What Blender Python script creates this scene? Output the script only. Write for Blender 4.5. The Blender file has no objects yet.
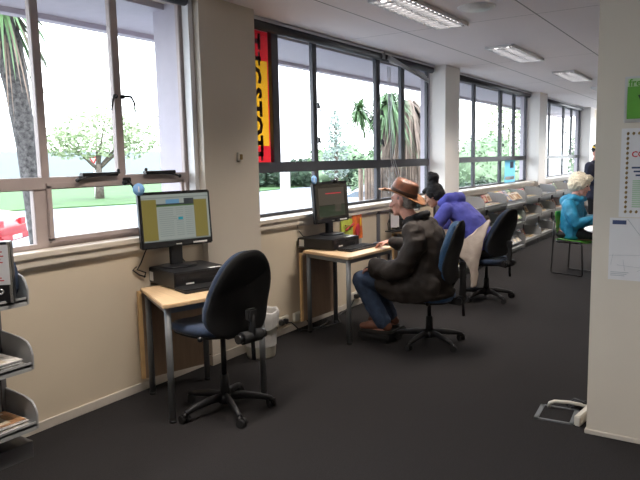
import bpy, bmesh, math, random
from mathutils import Vector, Matrix, Euler, noise
random.seed(7)
PI = math.pi
R = math.radians
S = bpy.context.scene
COL = S.collection

# ------------------------------------------------------------------ camera, world, exposure
cd = bpy.data.cameras.new('camera'); cam = bpy.data.objects.new('camera', cd); COL.objects.link(cam)
_pi, _ya, _ro = .1242, .5807, -.0206
fh = Vector((-math.sin(_ya), math.cos(_ya), 0)); rh = Vector((math.cos(_ya), math.sin(_ya), 0)); Z = Vector((0, 0, 1))
fw = fh*math.cos(_pi) - Z*math.sin(_pi); uh = fh*math.sin(_pi) + Z*math.cos(_pi)
rt = rh*math.cos(_ro) + uh*math.sin(_ro); up = uh*math.cos(_ro) - rh*math.sin(_ro)
m = Matrix((rt, up, -fw)).transposed().to_4x4(); m.translation = Vector((3.4448, 0, 1.58))
cam.matrix_world = m
cd.sensor_width = 36; cd.sensor_fit = 'HORIZONTAL'; cd.lens = 36.0; cd.clip_start = .02; cd.clip_end = 400
S.camera = cam
S.view_settings.view_transform = 'Standard'; S.view_settings.look = 'None'
S.view_settings.exposure = 0.90; S.view_settings.gamma = 1.0; S.view_settings.use_curve_mapping = False
SKY = 5.0
LAMP = 3.0       # glow of the visible tubes
LAMP_W = 21.0    # watts of each ceiling light
w = bpy.data.worlds.new('overcast_sky'); S.world = w; w.use_nodes = True
nt = w.node_tree; nt.nodes.clear()
wo = nt.nodes.new('ShaderNodeOutputWorld'); bg = nt.nodes.new('ShaderNodeBackground')
tc = nt.nodes.new('ShaderNodeTexCoord'); sx = nt.nodes.new('ShaderNodeSeparateXYZ'); rp = nt.nodes.new('ShaderNodeValToRGB')
nt.links.new(tc.outputs['Generated'], sx.inputs[0]); nt.links.new(sx.outputs['Z'], rp.inputs[0])
rp.color_ramp.elements[0].position = 0.0; rp.color_ramp.elements[0].color = (.93, .96, 1, 1)
rp.color_ramp.elements[1].position = .7; rp.color_ramp.elements[1].color = (.80, .87, 1, 1)
nt.links.new(rp.outputs[0], bg.inputs[0]); bg.inputs[1].default_value = SKY
nt.links.new(bg.outputs[0], wo.inputs[0])

# ------------------------------------------------------------------ materials
def mat(name, col, rough=.6, metal=0, var=.08, scale=12, bump=0, bscale=200, emit=None, spec=.5, sheen=0, stretch=None):
    m = bpy.data.materials.new(name); m.use_nodes = True
    n = m.node_tree.nodes; l = m.node_tree.links; b = n['Principled BSDF']
    b.inputs['Roughness'].default_value = rough; b.inputs['Metallic'].default_value = metal
    b.inputs['Specular IOR Level'].default_value = spec
    if sheen: b.inputs['Sheen Weight'].default_value = sheen
    t = n.new('ShaderNodeTexCoord'); mp = n.new('ShaderNodeMapping'); l.new(t.outputs['Object'], mp.inputs[0])
    if stretch: mp.inputs['Scale'].default_value = stretch
    tx = n.new('ShaderNodeTexNoise'); tx.inputs['Scale'].default_value = scale; tx.inputs['Detail'].default_value = 3
    l.new(mp.outputs[0], tx.inputs[0])
    r_ = n.new('ShaderNodeValToRGB'); l.new(tx.outputs['Fac'], r_.inputs[0])
    r_.color_ramp.elements[0].position = .3; r_.color_ramp.elements[1].position = .7
    r_.color_ramp.elements[0].color = tuple(max(0, c*(1-var)) for c in col)+(1,)
    r_.color_ramp.elements[1].color = tuple(min(1, c*(1+var)) for c in col)+(1,)
    l.new(r_.outputs[0], b.inputs['Base Color'])
    if bump:
        t2 = n.new('ShaderNodeTexNoise'); t2.inputs['Scale'].default_value = bscale; t2.inputs['Detail'].default_value = 2
        l.new(t.outputs['Object'], t2.inputs[0])
        bp = n.new('ShaderNodeBump'); bp.inputs['Strength'].default_value = bump; bp.inputs['Distance'].default_value = .01
        l.new(t2.outputs['Fac'], bp.inputs['Height']); l.new(bp.outputs[0], b.inputs['Normal'])
    if emit:
        l.new(r_.outputs[0], b.inputs['Emission Color']); b.inputs['Emission Strength'].default_value = emit
    return m

M = {}
M['wall'] = mat('cream_paint', (.61, .525, .405), .55, var=.03, scale=2, bump=.05)
M['column'] = mat('column_paint', (.60, .545, .465), .5, var=.03, scale=2)
M['column_lit'] = mat('lit_column_paint', (.76, .73, .70), .45, var=.02, scale=2)  # column paint lightened so window light on later columns sits in the colour
M['sill'] = mat('sill_paint', (.62, .56, .48), .4, var=.03)
M['skirting'] = mat('skirting_paint', (.55, .50, .44), .45, var=.04)
M['carpet'] = mat('charcoal_carpet', (.026, .0245, .0255), .95, var=.35, scale=160, bump=.6, bscale=500, spec=.1)
M['frame_taupe'] = mat('taupe_frame', (.42, .35, .33), .45, var=.04)
M['frame_dark'] = mat('dark_grey_frame', (.055, .057, .07), .4, var=.06)
M['frame_mid'] = mat('grey_frame', (.13, .13, .15), .4, var=.06)
M['black'] = mat('black_plastic', (.012, .012, .014), .42, var=.1)
M['black_matt'] = mat('black_matt_plastic', (.01, .01, .011), .7, var=.1)
M['bezel'] = mat('monitor_black', (.01, .01, .012), .3, var=.05)
M['steel'] = mat('grey_steel_leg', (.17, .18, .19), .4, .3, var=.05)
M['grey_metal'] = mat('grey_rack_metal', (.36, .37, .38), .45, .1, var=.05)
M['grey_dark'] = mat('dark_grey_rack_metal', (.14, .14, .15), .5, .1, var=.05)
M['beech'] = mat('beech_top', (.66, .47, .28), .4, var=.1, scale=6, stretch=(1, 12, 1))
M['beech_edge'] = mat('beech_edge', (.62, .40, .19), .45, var=.1, scale=10)
M['panel_wood'] = mat('brown_panel', (.27, .18, .12), .5, var=.12, scale=5, stretch=(8, 8, 1))
M['navy_fabric'] = mat('navy_fabric', (.017, .034, .075), .9, var=.25, scale=120, bump=.2, bscale=600, sheen=.2)
M['blue_fabric'] = mat('blue_fabric', (.035, .10, .22), .9, var=.25, scale=120, bump=.2, bscale=600, sheen=.2)
M['bin_plastic'] = mat('cream_bin', (.42, .40, .34), .45, var=.03)
M['liner'] = mat('bin_liner', (.50, .49, .48), .3, var=.08, scale=30)
M['white'] = mat('white_paint', (.78, .78, .78), .45, var=.02)
M['offwhite'] = mat('off_white_plastic', (.62, .59, .52), .4, var=.03)
M['skin'] = mat('skin', (.58, .29, .225), .5, var=.12, scale=25)
M['skin_dark'] = mat('brown_skin', (.36, .19, .13), .5, var=.1, scale=25)
M['lip'] = mat('lips', (.40, .13, .11), .45)
M['eye'] = mat('eye_dark', (.02, .015, .012), .2)
M['hat'] = mat('brown_leather_hat', (.135, .046, .020), .48, var=.35, scale=14)
M['hat_brim'] = mat('tan_leather_brim', (.29, .125, .050), .5, var=.25, scale=14)
M['hat_band'] = mat('dark_hat_band', (.035, .018, .013), .5)
M['coat'] = mat('brown_oilskin', (.021, .015, .012), .72, spec=.3, var=.3, scale=9, bump=.3, bscale=40)
M['jeans'] = mat('blue_denim', (.030, .050, .095), .85, var=.35, scale=18, bump=.25, bscale=90)
M['shoe'] = mat('brown_shoe', (.15, .060, .035), .5, var=.2)
M['sole'] = mat('dark_sole', (.02, .017, .015), .7)
M['grey_hair'] = mat('grey_hair', (.22, .19, .17), .7, var=.3, scale=80)
M['black_hair'] = mat('black_hair', (.007, .006, .007), .7, spec=.25, var=.3, scale=60, stretch=(1, 1, 6))
M['blonde_hair'] = mat('pale_blonde_hair', (.60, .54, .42), .6, var=.3, scale=60)
M['purple'] = mat('violet_blue_hoodie', (.055, .06, .30), .85, var=.2, scale=12, bump=.2, bscale=60)
M['black_cloth'] = mat('black_cloth', (.010, .010, .012), .9, var=.2)
M['cyan'] = mat('turquoise_jacket', (.010, .19, .34), .6, var=.2, scale=14, bump=.3, bscale=45)
M['navy_coat'] = mat('navy_coat', (.012, .016, .04), .8, var=.2)
M['yellow'] = mat('yellow_band', (.75, .50, .04), .5)
M['green_plastic'] = mat('green_shell', (.085, .36, .03), .35, var=.04)
M['beige_cloth'] = mat('beige_cloth', (.42, .35, .30), .9, var=.1, bump=.3, bscale=60)
M['banner_red'] = mat('sign_red', (.70, .012, .02), .5)
M['banner_yellow'] = mat('print_yellow', (.90, .55, .03), .5)
def cloth_mat(name, col, tr=.6):
    m_ = mat(name, col, .6, var=.03); n = m_.node_tree.nodes; l = m_.node_tree.links
    b = n['Principled BSDF']; o_ = n['Material Output']; t = n.new('ShaderNodeBsdfTranslucent'); x = n.new('ShaderNodeMixShader')
    l.new(b.inputs['Base Color'].links[0].from_socket, t.inputs[0]); x.inputs[0].default_value = tr
    l.new(b.outputs[0], x.inputs[1]); l.new(t.outputs[0], x.inputs[2]); l.new(x.outputs[0], o_.inputs[0]); return m_
M['flag_yellow'] = cloth_mat('banner_yellow', (.42, .20, .010), .75)
M['flag_red'] = cloth_mat('banner_red', (.34, .010, .014), .75)
M['flag_blue'] = cloth_mat('backlit_sky_blue', (.14, .36, .46), .75)
M['flag_dark'] = cloth_mat('banner_maroon', (.05, .005, .004), .5)
M['grass'] = mat('grass', (.028, .082, .010), .9, var=.25, scale=.8)
M['ground'] = mat('pale_concrete', (.15, .16, .17), .85, var=.06, scale=.25)
M['bark'] = mat('rough_bark', (.060, .056, .054), .9, var=.75, scale=22, bump=.8, bscale=25)
M['bark_brown'] = mat('brown_bark', (.10, .08, .065), .9, var=.5, scale=8)
M['leaf_pale'] = mat('pale_green_leaves', (.27, .33, .19), .7, var=.3, scale=3)
M['leaf_mid'] = mat('mid_green_leaves', (.15, .22, .12), .7, var=.4, scale=2)
M['leaf_dark'] = mat('dark_green_leaves', (.03, .055, .03), .8, var=.5, scale=2)
M['leaf_blue'] = mat('blue_green_needles', (.24, .29, .26), .8, var=.3, scale=2)
M['leaf_palm'] = mat('sword_leaves', (.07, .13, .05), .55, var=.5, scale=3)
M['leaf_dead'] = mat('dry_leaves', (.17, .125, .095), .8, var=.35, scale=5)
M['soffit'] = mat('soffit_paint', (.44, .41, .47), .6, var=.03)
M['car_red'] = mat('red_car_paint', (.26, .012, .016), .25, var=.02)
M['car_white'] = mat('white_car_paint', (.32, .34, .36), .25, var=.02)
M['car_glass'] = mat('car_window', (.06, .08, .10), .1, var=.02)
M['tyre'] = mat('tyre_rubber', (.02, .02, .02), .8)
M['chrome'] = mat('chrome', (.6, .6, .6), .2, .9)
M['sticker'] = mat('white_sticker', (.70, .70, .68), .5)
M['badge'] = mat('blue_badge', (.22, .45, .82), .5)
M['distant'] = mat('pale_blue_wall', (.22, .245, .265), .8)
M['paper'] = mat('white_paper', (.66, .65, .66), .6, var=.02)
M['poster_green'] = mat('poster_green', (.10, .34, .03), .5)
M['poster_pale'] = mat('poster_pale_green', (.45, .60, .36), .5)
M['text_dark'] = mat('dark_print', (.015, .03, .02), .6)
M['text_red'] = mat('red_print', (.55, .04, .06), .6)
M['text_grey'] = mat('grey_print', (.40, .42, .45), .6)
M['text_navy'] = mat('navy_print', (.03, .05, .13), .6)
M['text_green'] = mat('green_print', (.25, .45, .24), .6)
M['gold'] = mat('brown_gold_print', (.28, .18, .06), .6)
M['poster_blue'] = mat('poster_sky_blue', (.22, .58, .80), .5, var=.15, scale=4)
M['orange'] = mat('orange_print', (.70, .16, .03), .5, var=.3, scale=15)
M['lime'] = mat('lime_print', (.48, .55, .08), .5, var=.2, scale=15)
M['blind'] = mat('dark_blind', (.035, .036, .045), .5, var=.1, stretch=(1, 1, 30))
M['alu'] = mat('aluminium', (.55, .56, .58), .3, .7, var=.05)
M['fixture'] = mat('white_fixture', (.65, .65, .66), .4)
M['louvre'] = mat('louvre_metal', (.55, .55, .57), .25, .6, var=.1)
M['screen_off'] = mat('dark_screen', (.035, .033, .028), .2, var=.1)

def emis(name, col, st):
    m_ = mat(name, tuple(.15*c for c in col), .3, var=.02); b = m_.node_tree.nodes['Principled BSDF']
    b.inputs['Emission Color'].default_value = tuple(col)+(1,); b.inputs['Emission Strength'].default_value = st
    return m_
M['tube'] = emis('fluorescent_tube', (1.0, .93, .90), LAMP)
M['scr_grey'] = emis('screen_page_grey', (.24, .27, .25), .45)
M['scr_olive'] = emis('screen_olive', (.17, .14, .035), .45)
M['scr_dark'] = emis('screen_dark_bar', (.03, .035, .04), .45)
M['scr_blue'] = emis('screen_blue', (.10, .22, .34), .45)
M['scr_teal'] = emis('screen_teal', (.01, .20, .26), .45)
M['scr_green'] = emis('screen_green', (.05, .10, .03), .45)
M['scr_line'] = emis('screen_text_grey', (.16, .18, .17), .45)
M['scr2'] = emis('screen_brown_page', (.050, .042, .032), .6)
M['scr2b'] = emis('screen_dark_green_page', (.020, .028, .016), .6)

# glass panes: thin transparent sheet with a fresnel reflection
g = bpy.data.materials.new('window_glass'); g.use_nodes = True; n = g.node_tree.nodes; l = g.node_tree.links; n.clear()
o_ = n.new('ShaderNodeOutputMaterial'); mx = n.new('ShaderNodeMixShader'); tr = n.new('ShaderNodeBsdfTransparent'); gl = n.new('ShaderNodeBsdfGlossy'); fr = n.new('ShaderNodeFresnel')
tr.inputs[0].default_value = (.95, .965, .965, 1); gl.inputs['Roughness'].default_value = .02; fr.inputs[0].default_value = 1.25
ge = n.new('ShaderNodeNewGeometry'); sb = n.new('ShaderNodeMath'); sb.operation = 'MULTIPLY'; iv = n.new('ShaderNodeMath'); iv.operation = 'SUBTRACT'; iv.inputs[0].default_value = 1.0
l.new(ge.outputs['Backfacing'], iv.inputs[1]); l.new(iv.outputs[0], sb.inputs[0]); l.new(fr.outputs[0], sb.inputs[1]); l.new(sb.outputs[0], mx.inputs[0]); l.new(tr.outputs[0], mx.inputs[1]); l.new(gl.outputs[0], mx.inputs[2]); l.new(mx.outputs[0], o_.inputs[0])
M['glass'] = g

# ceiling: painted panels with seams every 1.25 m along the room and every 1.35 m across
def seam_mat():
    m_ = mat('ceiling_panels', (.80, .735, .745), .7, var=.02, scale=1.5); n = m_.node_tree.nodes; l = m_.node_tree.links; b = n['Principled BSDF']
    src = b.inputs['Base Color'].links[0].from_socket
    t = n.new('ShaderNodeTexCoord'); s = n.new('ShaderNodeSeparateXYZ'); l.new(t.outputs['Object'], s.inputs[0])
    def line(sock, off, per, wd):
        a = n.new('ShaderNodeMath'); a.operation = 'SUBTRACT'; l.new(sock, a.inputs[0]); a.inputs[1].default_value = off
        p = n.new('ShaderNodeMath'); p.operation = 'PINGPONG'; l.new(a.outputs[0], p.inputs[0]); p.inputs[1].default_value = per/2
        c = n.new('ShaderNodeMath'); c.operation = 'LESS_THAN'; l.new(p.outputs[0], c.inputs[0]); c.inputs[1].default_value = wd
        return c.outputs[0]
    a = line(s.outputs['X'], .62, 1.26, .007); c = line(s.outputs['Y'], .5, 2.7, .004)
    mxx = n.new('ShaderNodeMath'); mxx.operation = 'MAXIMUM'; l.new(a, mxx.inputs[0]); l.new(c, mxx.inputs[1])
    mc = n.new('ShaderNodeMix'); mc.data_type = 'RGBA'; l.new(mxx.outputs[0], mc.inputs[0]); l.new(src, mc.inputs[6]); mc.inputs[7].default_value = (.22, .20, .20, 1)
    l.new(mc.outputs[2], b.inputs['Base Color']); return m_
M['ceiling'] = seam_mat()

# ------------------------------------------------------------------ mesh helpers
class MB:
    def __init__(s): s.bm = bmesh.new(); s.mats = []
    def mi(s, m_):
        if m_ not in s.mats: s.mats.append(m_)
        return s.mats.index(m_)
    def _new(s, fn, m_, smooth=False):
        before = set(s.bm.faces); fn()
        i = s.mi(m_) if m_ else 0
        for f in s.bm.faces:
            if f not in before: f.material_index = i; f.smooth = smooth
    def box(s, x0, x1, y0, y1, z0, z1, m_=None, bev=0, T=None):
        bm2 = bmesh.new(); bmesh.ops.create_cube(bm2, size=1)
        for v in bm2.verts: v.co = Vector(((x0+x1)/2+v.co.x*(x1-x0), (y0+y1)/2+v.co.y*(y1-y0), (z0+z1)/2+v.co.z*(z1-z0)))
        if bev: bmesh.ops.bevel(bm2, geom=bm2.edges[:], offset=bev, segments=2, affect='EDGES', clamp_overlap=True)
        s.add(bm2, m_, T); return s
    def add(s, bm2, m_=None, T=None, smooth=False):
        if T is not None: bmesh.ops.transform(bm2, matrix=T, verts=bm2.verts[:])
        i = s.mi(m_) if m_ else 0
        for f in bm2.faces: f.material_index = i; f.smooth = smooth or f.smooth
        me = bpy.data.meshes.new('t'); bm2.to_mesh(me); bm2.free(); s.bm.from_mesh(me); bpy.data.meshes.remove(me); return s
    def tube(s, pts, r, m_=None, seg=10, caps=True, T=None, r2=None):
        bm2 = bmesh.new(); pts = [Vector(p) for p in pts]; n_ = len(pts); rings = []
        prev = None
        for i, p in enumerate(pts):
            d = (pts[min(i+1, n_-1)]-pts[max(i-1, 0)]).normalized()
            a = prev if prev is not None else (Vector((0, 0, 1)) if abs(d.z) < .9 else Vector((1, 0, 0)))
            u = (a - d*a.dot(d)).normalized(); v = d.cross(u); prev = u
            rr = (r if not isinstance(r, (list, tuple)) else r[i]); rb = rr if r2 is None else r2
            rings.append([bm2.verts.new(p+u*math.cos(2*PI*k/seg)*rr+v*math.sin(2*PI*k/seg)*rb) for k in range(seg)])
        for a, b in zip(rings, rings[1:]):
            for k in range(seg): f = bm2.faces.new((a[k], a[(k+1) % seg], b[(k+1) % seg], b[k])); f.smooth = True
        if caps: bm2.faces.new(rings[0][::-1]); bm2.faces.new(rings[-1])
        bmesh.ops.recalc_face_normals(bm2, faces=bm2.faces[:])
        return s.add(bm2, m_, T)
    def lathe(s, prof, m_=None, seg=28, T=None, close=False):
        bm2 = bmesh.new(); rings = []
        for (r_, z) in prof: rings.append([bm2.verts.new((r_*math.cos(2*PI*k/seg), r_*math.sin(2*PI*k/seg), z)) for k in range(seg)])
        for a, b in zip(rings, rings[1:]):
            for k in range(seg): f = bm2.faces.new((a[k], a[(k+1) % seg], b[(k+1) % seg], b[k])); f.smooth = True
        if close: bm2.faces.new(rings[0][::-1]); bm2.faces.new(rings[-1])
        bmesh.ops.remove_doubles(bm2, verts=bm2.verts[:], dist=1e-5)
        bmesh.ops.recalc_face_normals(bm2, faces=bm2.faces[:])
        return s.add(bm2, m_, T)
    def ball(s, c, r, m_=None, sub=2, T=None):
        bm2 = bmesh.new(); bmesh.ops.create_icosphere(bm2, subdivisions=sub, radius=1)
        rr = r if isinstance(r, (tuple, list)) else (r, r, r)
        for v in bm2.verts: v.co = Vector((v.co.x*rr[0], v.co.y*rr[1], v.co.z*rr[2]))
        if T is not None: bmesh.ops.transform(bm2, matrix=T, verts=bm2.verts[:])
        for v in bm2.verts: v.co += Vector(c)
        return s.add(bm2, m_, None, True)
    def prism(s, poly, h, m_=None, bev=0, T=None):
        """poly in xy, extruded up z by h"""
        bm2 = bmesh.new(); a = [bm2.verts.new((p[0], p[1], 0)) for p in poly]; b = [bm2.verts.new((p[0], p[1], h)) for p in poly]
        bm2.faces.new(a[::-1]); bm2.faces.new(b); k = len(poly)
        for i in range(k): bm2.faces.new((a[i], a[(i+1) % k], b[(i+1) % k], b[i]))
        if bev: bmesh.ops.bevel(bm2, geom=bm2.edges[:], offset=bev, segments=2, affect='EDGES', clamp_overlap=True)
        bmesh.ops.recalc_face_normals(bm2, faces=bm2.faces[:])
        return s.add(bm2, m_, T)
    def quad(s, pts, m_=None, T=None):
        bm2 = bmesh.new(); bm2.faces.new([bm2.verts.new(p) for p in pts]); return s.add(bm2, m_, T)
    def pad(s, outline, t, m_=None, bend=None, T=None, crown=.0, rim=.6):
        """soft slab: outline in yz, thickness along x; bend(v)->v"""
        bm2 = bmesh.new(); N = len(outline); cy = sum(p[0] for p in outline)/N; cz = sum(p[1] for p in outline)/N
        lay = [(-1-crown, .04), (-1-crown*.9, .45), (-1, .8), (-.85, .93), (-rim*.6, .99), (0, 1), (rim*.6, .99), (.85, .93), (1, .8), (1+crown*.9, .45), (1+crown, .04)]
        rings = []
        for (dx, sc) in lay:
            if sc == 0: rings.append([bm2.verts.new((dx*t/2, cy, cz))])
            else: rings.append([bm2.verts.new((dx*t/2, cy+(p[0]-cy)*sc, cz+(p[1]-cz)*sc)) for p in outline])
        for a, b in zip(rings, rings[1:]):
            for k in range(N):
                k2 = (k+1) % N
                if len(a) == 1: f = bm2.faces.new((a[0], b[k2], b[k]))
                elif len(b) == 1: f = bm2.faces.new((a[k], a[k2], b[0]))
                else: f = bm2.faces.new((a[k], a[k2], b[k2], b[k]))
                f.smooth = True
        bm2.faces.new(rings[0][::-1]).smooth = True; bm2.faces.new(rings[-1]).smooth = True
        bmesh.ops.recalc_face_normals(bm2, faces=bm2.faces[:])
        if bend:
            for v in bm2.verts: v.co = Vector(bend(v.co))
        return s.add(bm2, m_, T)
    def build(s, name, m_=None, parent=None, **tags):
        me = bpy.data.meshes.new(name); s.bm.to_mesh(me); s.bm.free()
        for x in (s.mats or [m_]): me.materials.append(x)
        o = bpy.data.objects.new(name, me); COL.objects.link(o)
        if parent: o.parent = parent
        for k, v in tags.items(): o[k] = v
        return o

def thing(name, label, cat, loc=(0, 0, 0), rz=0, group=None):
    o = bpy.data.objects.new(name, None); COL.objects.link(o); o.empty_display_size = .1
    o.location = loc; o.rotation_euler = (0, 0, rz); o['label'] = label; o['category'] = cat
    if group: o['group'] = group
    return o
def tag(o, label, cat, group=None, kind=None):
    o['label'] = label; o['category'] = cat
    if group: o['group'] = group
    if kind: o['kind'] = kind
    return o
def struct(o): o['kind'] = 'structure'; return o
def dup(root, loc=None, rz=None, label=None, parent=None):
    c = root.copy(); COL.objects.link(c)
    if parent is not None: c.parent = parent
    if loc is not None: c.location = loc
    if rz is not None: c.rotation_euler = (0, 0, rz)
    if label: c['label'] = label
    for ch in list(root.children): dup(ch, parent=c)
    return c
def TR(loc=(0, 0, 0), rot=(0, 0, 0)): return Matrix.Translation(loc) @ Euler(rot).to_matrix().to_4x4()
def rrect(w_, h_, r_, n_=5, cx=0, cy=0):
    out = []
    for (sx_, sy_, a0) in ((1, 1, 0), (-1, 1, 90), (-1, -1, 180), (1, -1, 270)):
        for k in range(n_+1):
            a = R(a0+90*k/n_); out.append((cx+sx_*(w_/2-r_)+r_*math.cos(a), cy+sy_*(h_/2-r_)+r_*math.sin(a)))
    return out
def text_into(mb, s, size, m_, T, align='CENTER', depth=.0006, bold=0, spacing=1.0):
    cu = bpy.data.curves.new('t', 'FONT'); cu.body = s; cu.size = size; cu.extrude = depth; cu.align_x = align; cu.align_y = 'CENTER'; cu.offset = bold; cu.space_character = spacing; cu.resolution_u = 2
    ob = bpy.data.objects.new('t', cu); COL.objects.link(ob)
    dg = bpy.context.evaluated_depsgraph_get(); me = bpy.data.meshes.new_from_object(ob.evaluated_get(dg))
    bm2 = bmesh.new(); bm2.from_mesh(me); mb.add(bm2, m_, T)
    bpy.data.objects.remove(ob); bpy.data.curves.remove(cu); bpy.data.meshes.remove(me)

# ================================================================== ROOM
CEIL = 2.81
YN, YF, XR = -3.2, 20.0, 8.5
struct(MB().box(-.05, XR, YN, YF, -.12, 0).build('floor', M['carpet']))
struct(MB().box(-.30, XR, YN, YF, CEIL, CEIL+.15).build('ceiling', M['ceiling']))
GX = -.18         # glass plane of the dark windows
# windows: (y0, y1, glass x, sill top)
WIN = [(-2.6, 3.60, -.10, 1.08), (4.25, 8.26, GX, 1.075), (8.80, 13.05, GX, 1.085), (13.65, 18.12, GX, 1.09)]
COLS = [(3.60, 4.25, .055), (8.28, 8.80, .075), (13.07, 13.65, .09), (18.14, 18.7, .09)]
mb = MB()
mb.box(-.30, 0, YN, YF, -.7, 1.03)
mb.box(-.30, -.14, YN, YF, 2.785, CEIL)
mb.box(-.30, 0, YN, -2.6, 1.03, CEIL); mb.box(-.30, 0, 18.7, YF, 1.03, CEIL)
struct(mb.build('wall_left', M['wall']))
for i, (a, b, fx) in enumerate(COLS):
    mb = MB().box(-.15, fx, a, b, -.6, CEIL, M['column'] if i == 0 else M['column_lit']); mb.box(-.42 if i == 0 else -.29, -.15, a, b, -.6, CEIL, M['soffit'])
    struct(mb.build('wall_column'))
for i, (a, b, gx, zs) in enumerate(WIN):
    mb = MB().box(gx-.03, .045, a+.004, b-.004, zs-.035, zs, bev=.004)
    mb.box(.0, .03, a+.004, b-.004, zs-.085, zs-.035); mb.box(-.02, .012, a+.004, b-.004, zs-.11, zs-.085, M['grey_dark'])
    mb.mats = [M['sill'], M['grey_dark']]
    struct(mb.build('trim_%d' % (i+1)))
mb = MB()
for (a, b) in ((YN, 3.60), (4.25, 8.28), (8.8, 13.07), (13.65, 18.14)): mb.box(0, .016, a, b, 0, .058, bev=.003)
struct(mb.build('baseboard_left', M['skirting']))
mb = MB()
for (a, b, fx) in COLS: mb.box(fx, fx+.014, a, b, 0, .075); mb.box(0, fx+.014, a-.014, a, 0, .075)
struct(mb.build('trim_5', M['skirting']))
struct(MB().box(XR, XR+.15, YN, YF, 0, CEIL).build('wall_right', M['wall']))
struct(MB().box(-.3, XR, YN-.15, YN, 0, CEIL).build('wall_near', M['wall']))
# far wall with a glazed opening near the window side
mb = MB(); mb.box(-.3, -.05, YF, YF+.15, 0, CEIL); mb.box(2.3, XR, YF, YF+.15, 0, CEIL); mb.box(-.05, 2.3, YF, YF+.15, 2.62, CEIL); mb.box(-.05, 2.3, YF, YF+.15, 0, .6)
struct(mb.build('wall_far', M['wall']))

def window(idx, y0, y1, gx, zb, zt, verts_u, verts_l, ztr, thick, mf, ht=.05, axis='y', wmul=.065):
    """verts: list of (y, width); ztr transom (z0,z1)"""
    root = MB()
    def bx(a, b, c, d, dep=.02):
        if axis == 'y': root.box(gx-dep, gx+dep, a, b, c, d, bev=.004)
        else: root.box(a, b, gx-dep, gx+dep, c, d, bev=.004)
    bx(y0, y0+ht, zb, zt); bx(y1-ht, y1, zb, zt); bx(y0, y1, zb, zb+ht*.6); bx(y0, y1, zt-ht, zt)
    bx(y0, y1, ztr[0], ztr[1], .028)
    for (yy, ww) in verts_u: bx(yy-ww/2, yy+ww/2, ztr[1], zt, .022)
    for (yy, ww) in verts_l: bx(yy-ww/2, yy+ww/2, zb, ztr[0], .021)
    w_ = struct(root.build('window_%d' % idx, mf))
    # panes
    us = [y0+ht]+[v for v, _ in verts_u]+[y1-ht]; ls = [y0+ht]+[v for v, _ in verts_l]+[y1-ht]
    for (seq, c, d) in ((us, ztr[1], zt-ht), (ls, zb+ht*.6, ztr[0])):
        for a, b in zip(seq, seq[1:]):
            p = MB()
            if axis == 'y': p.box(gx-.003, gx+.003, a+.005, b-.005, c-.004, d+.004)
            else: p.box(a+.005, b-.005, gx-.003, gx+.003, c-.004, d+.004)
            p.build('glass_pane', M['glass'], w_)
    return w_
# window 1: taupe frames
w1 = window(1, -2.6, 3.58, -.10, 1.08, 2.785, [(-1.0, .08), (.9, .08), (2.355, .055), (2.935, .062)], [(-1.0, .10), (.9, .10), (2.31, .09)], (1.435, 1.51), .06, M['frame_taupe'], ht=.05)
w2 = window(2, 4.25, 8.26, GX, 1.075, 2.785, [(4.805, .105), (5.46, .075), (6.80, .105), (7.46, .10)], [(5.46, .075), (6.80, .10)], (1.475, 1.57), .05, M['frame_dark'], ht=.05)
w3 = window(3, 8.80, 13.05, GX, 1.085, 2.785, [(10.08, .09), (11.44, .12), (12.25, .10)], [(10.08, .09), (11.44, .10)], (1.495, 1.58), .05, M['frame_dark'])
w4 = window(4, 13.65, 18.12, GX, 1.09, 2.785, [(14.92, .09), (16.28, .12), (17.15, .10)], [(14.92, .09), (16.28, .10)], (1.50, 1.58), .05, M['frame_dark'])
w5 = window(5, -.05, 2.3, YF+.06, .6, 2.62, [(1.3, .08)], [(1.3, .08)], (1.40, 1.50), .05, M['frame_dark'], axis='x')
# lower opening sash of window 1 stands slightly inside the frame
mb = MB(); mb.box(-.078, -.058, 2.345, 3.50, 1.440, 1.475, bev=.003)
mb.box(-.078, -.058, 2.345, 3.50, 1.11, 1.14, bev=.003); mb.box(-.078, -.058, 2.345, 2.375, 1.12, 1.46, bev=.003); mb.box(-.078, -.058, 3.465, 3.495, 1.12, 1.46, bev=.003)
mb.build('sash', M['frame_taupe'], w1)
# stays and latches on window 1
for yc, s_ in ((2.72, 1), (3.24, -1)):
    mb = MB(); mb.box(-.065, -.025, yc-.14, yc+.14, 1.505, 1.53, bev=.004); mb.tube([(-.03, yc-s_*.18, 1.485), (-.03, yc-s_*.10, 1.505), (-.03, yc+s_*.15, 1.525)], .008)
    mb.ball((-.03, yc-s_*.18, 1.485), .014); mb.ball((-.03, yc+s_*.14, 1.54), .012)
    mb.build('window_stay', M['bezel'], w1)
for (yc, zc, s_) in ((2.935, 2.02, 1), (2.935, 2.02, -1)):
    mb = MB(); mb.ball((-.068, yc+s_*.030, zc+.01), (.014, .02, .016)); mb.tube([(-.066, yc+s_*.03, zc+.015), (-.03, yc+s_*.07, zc+.01), (-.025, yc+s_*.09, zc-.03), (-.03, yc+s_*.10, zc-.09)], [.009, .009, .007, .005])
    mb.build('latch', M['bezel'], w1)
mb = MB(); mb.box(-.045, -.02, 2.90, 2.96, 1.45, 1.49, bev=.005); mb.tube([(-.02, 2.93, 1.47), (.0, 2.95, 1.43), (-.01, 2.97, 1.40), (-.02, 2.99, 1.43)], .007); mb.ball((-.02, 2.90, 1.455), .018)
mb.build('latch', M['bezel'], w1)
# white reveal strip on the right of window 1 and grey inner jamb line
struct(MB().box(-.07, -.005, 3.555, 3.598, 1.08, 2.80).build('trim_6', M['white']))
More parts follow.
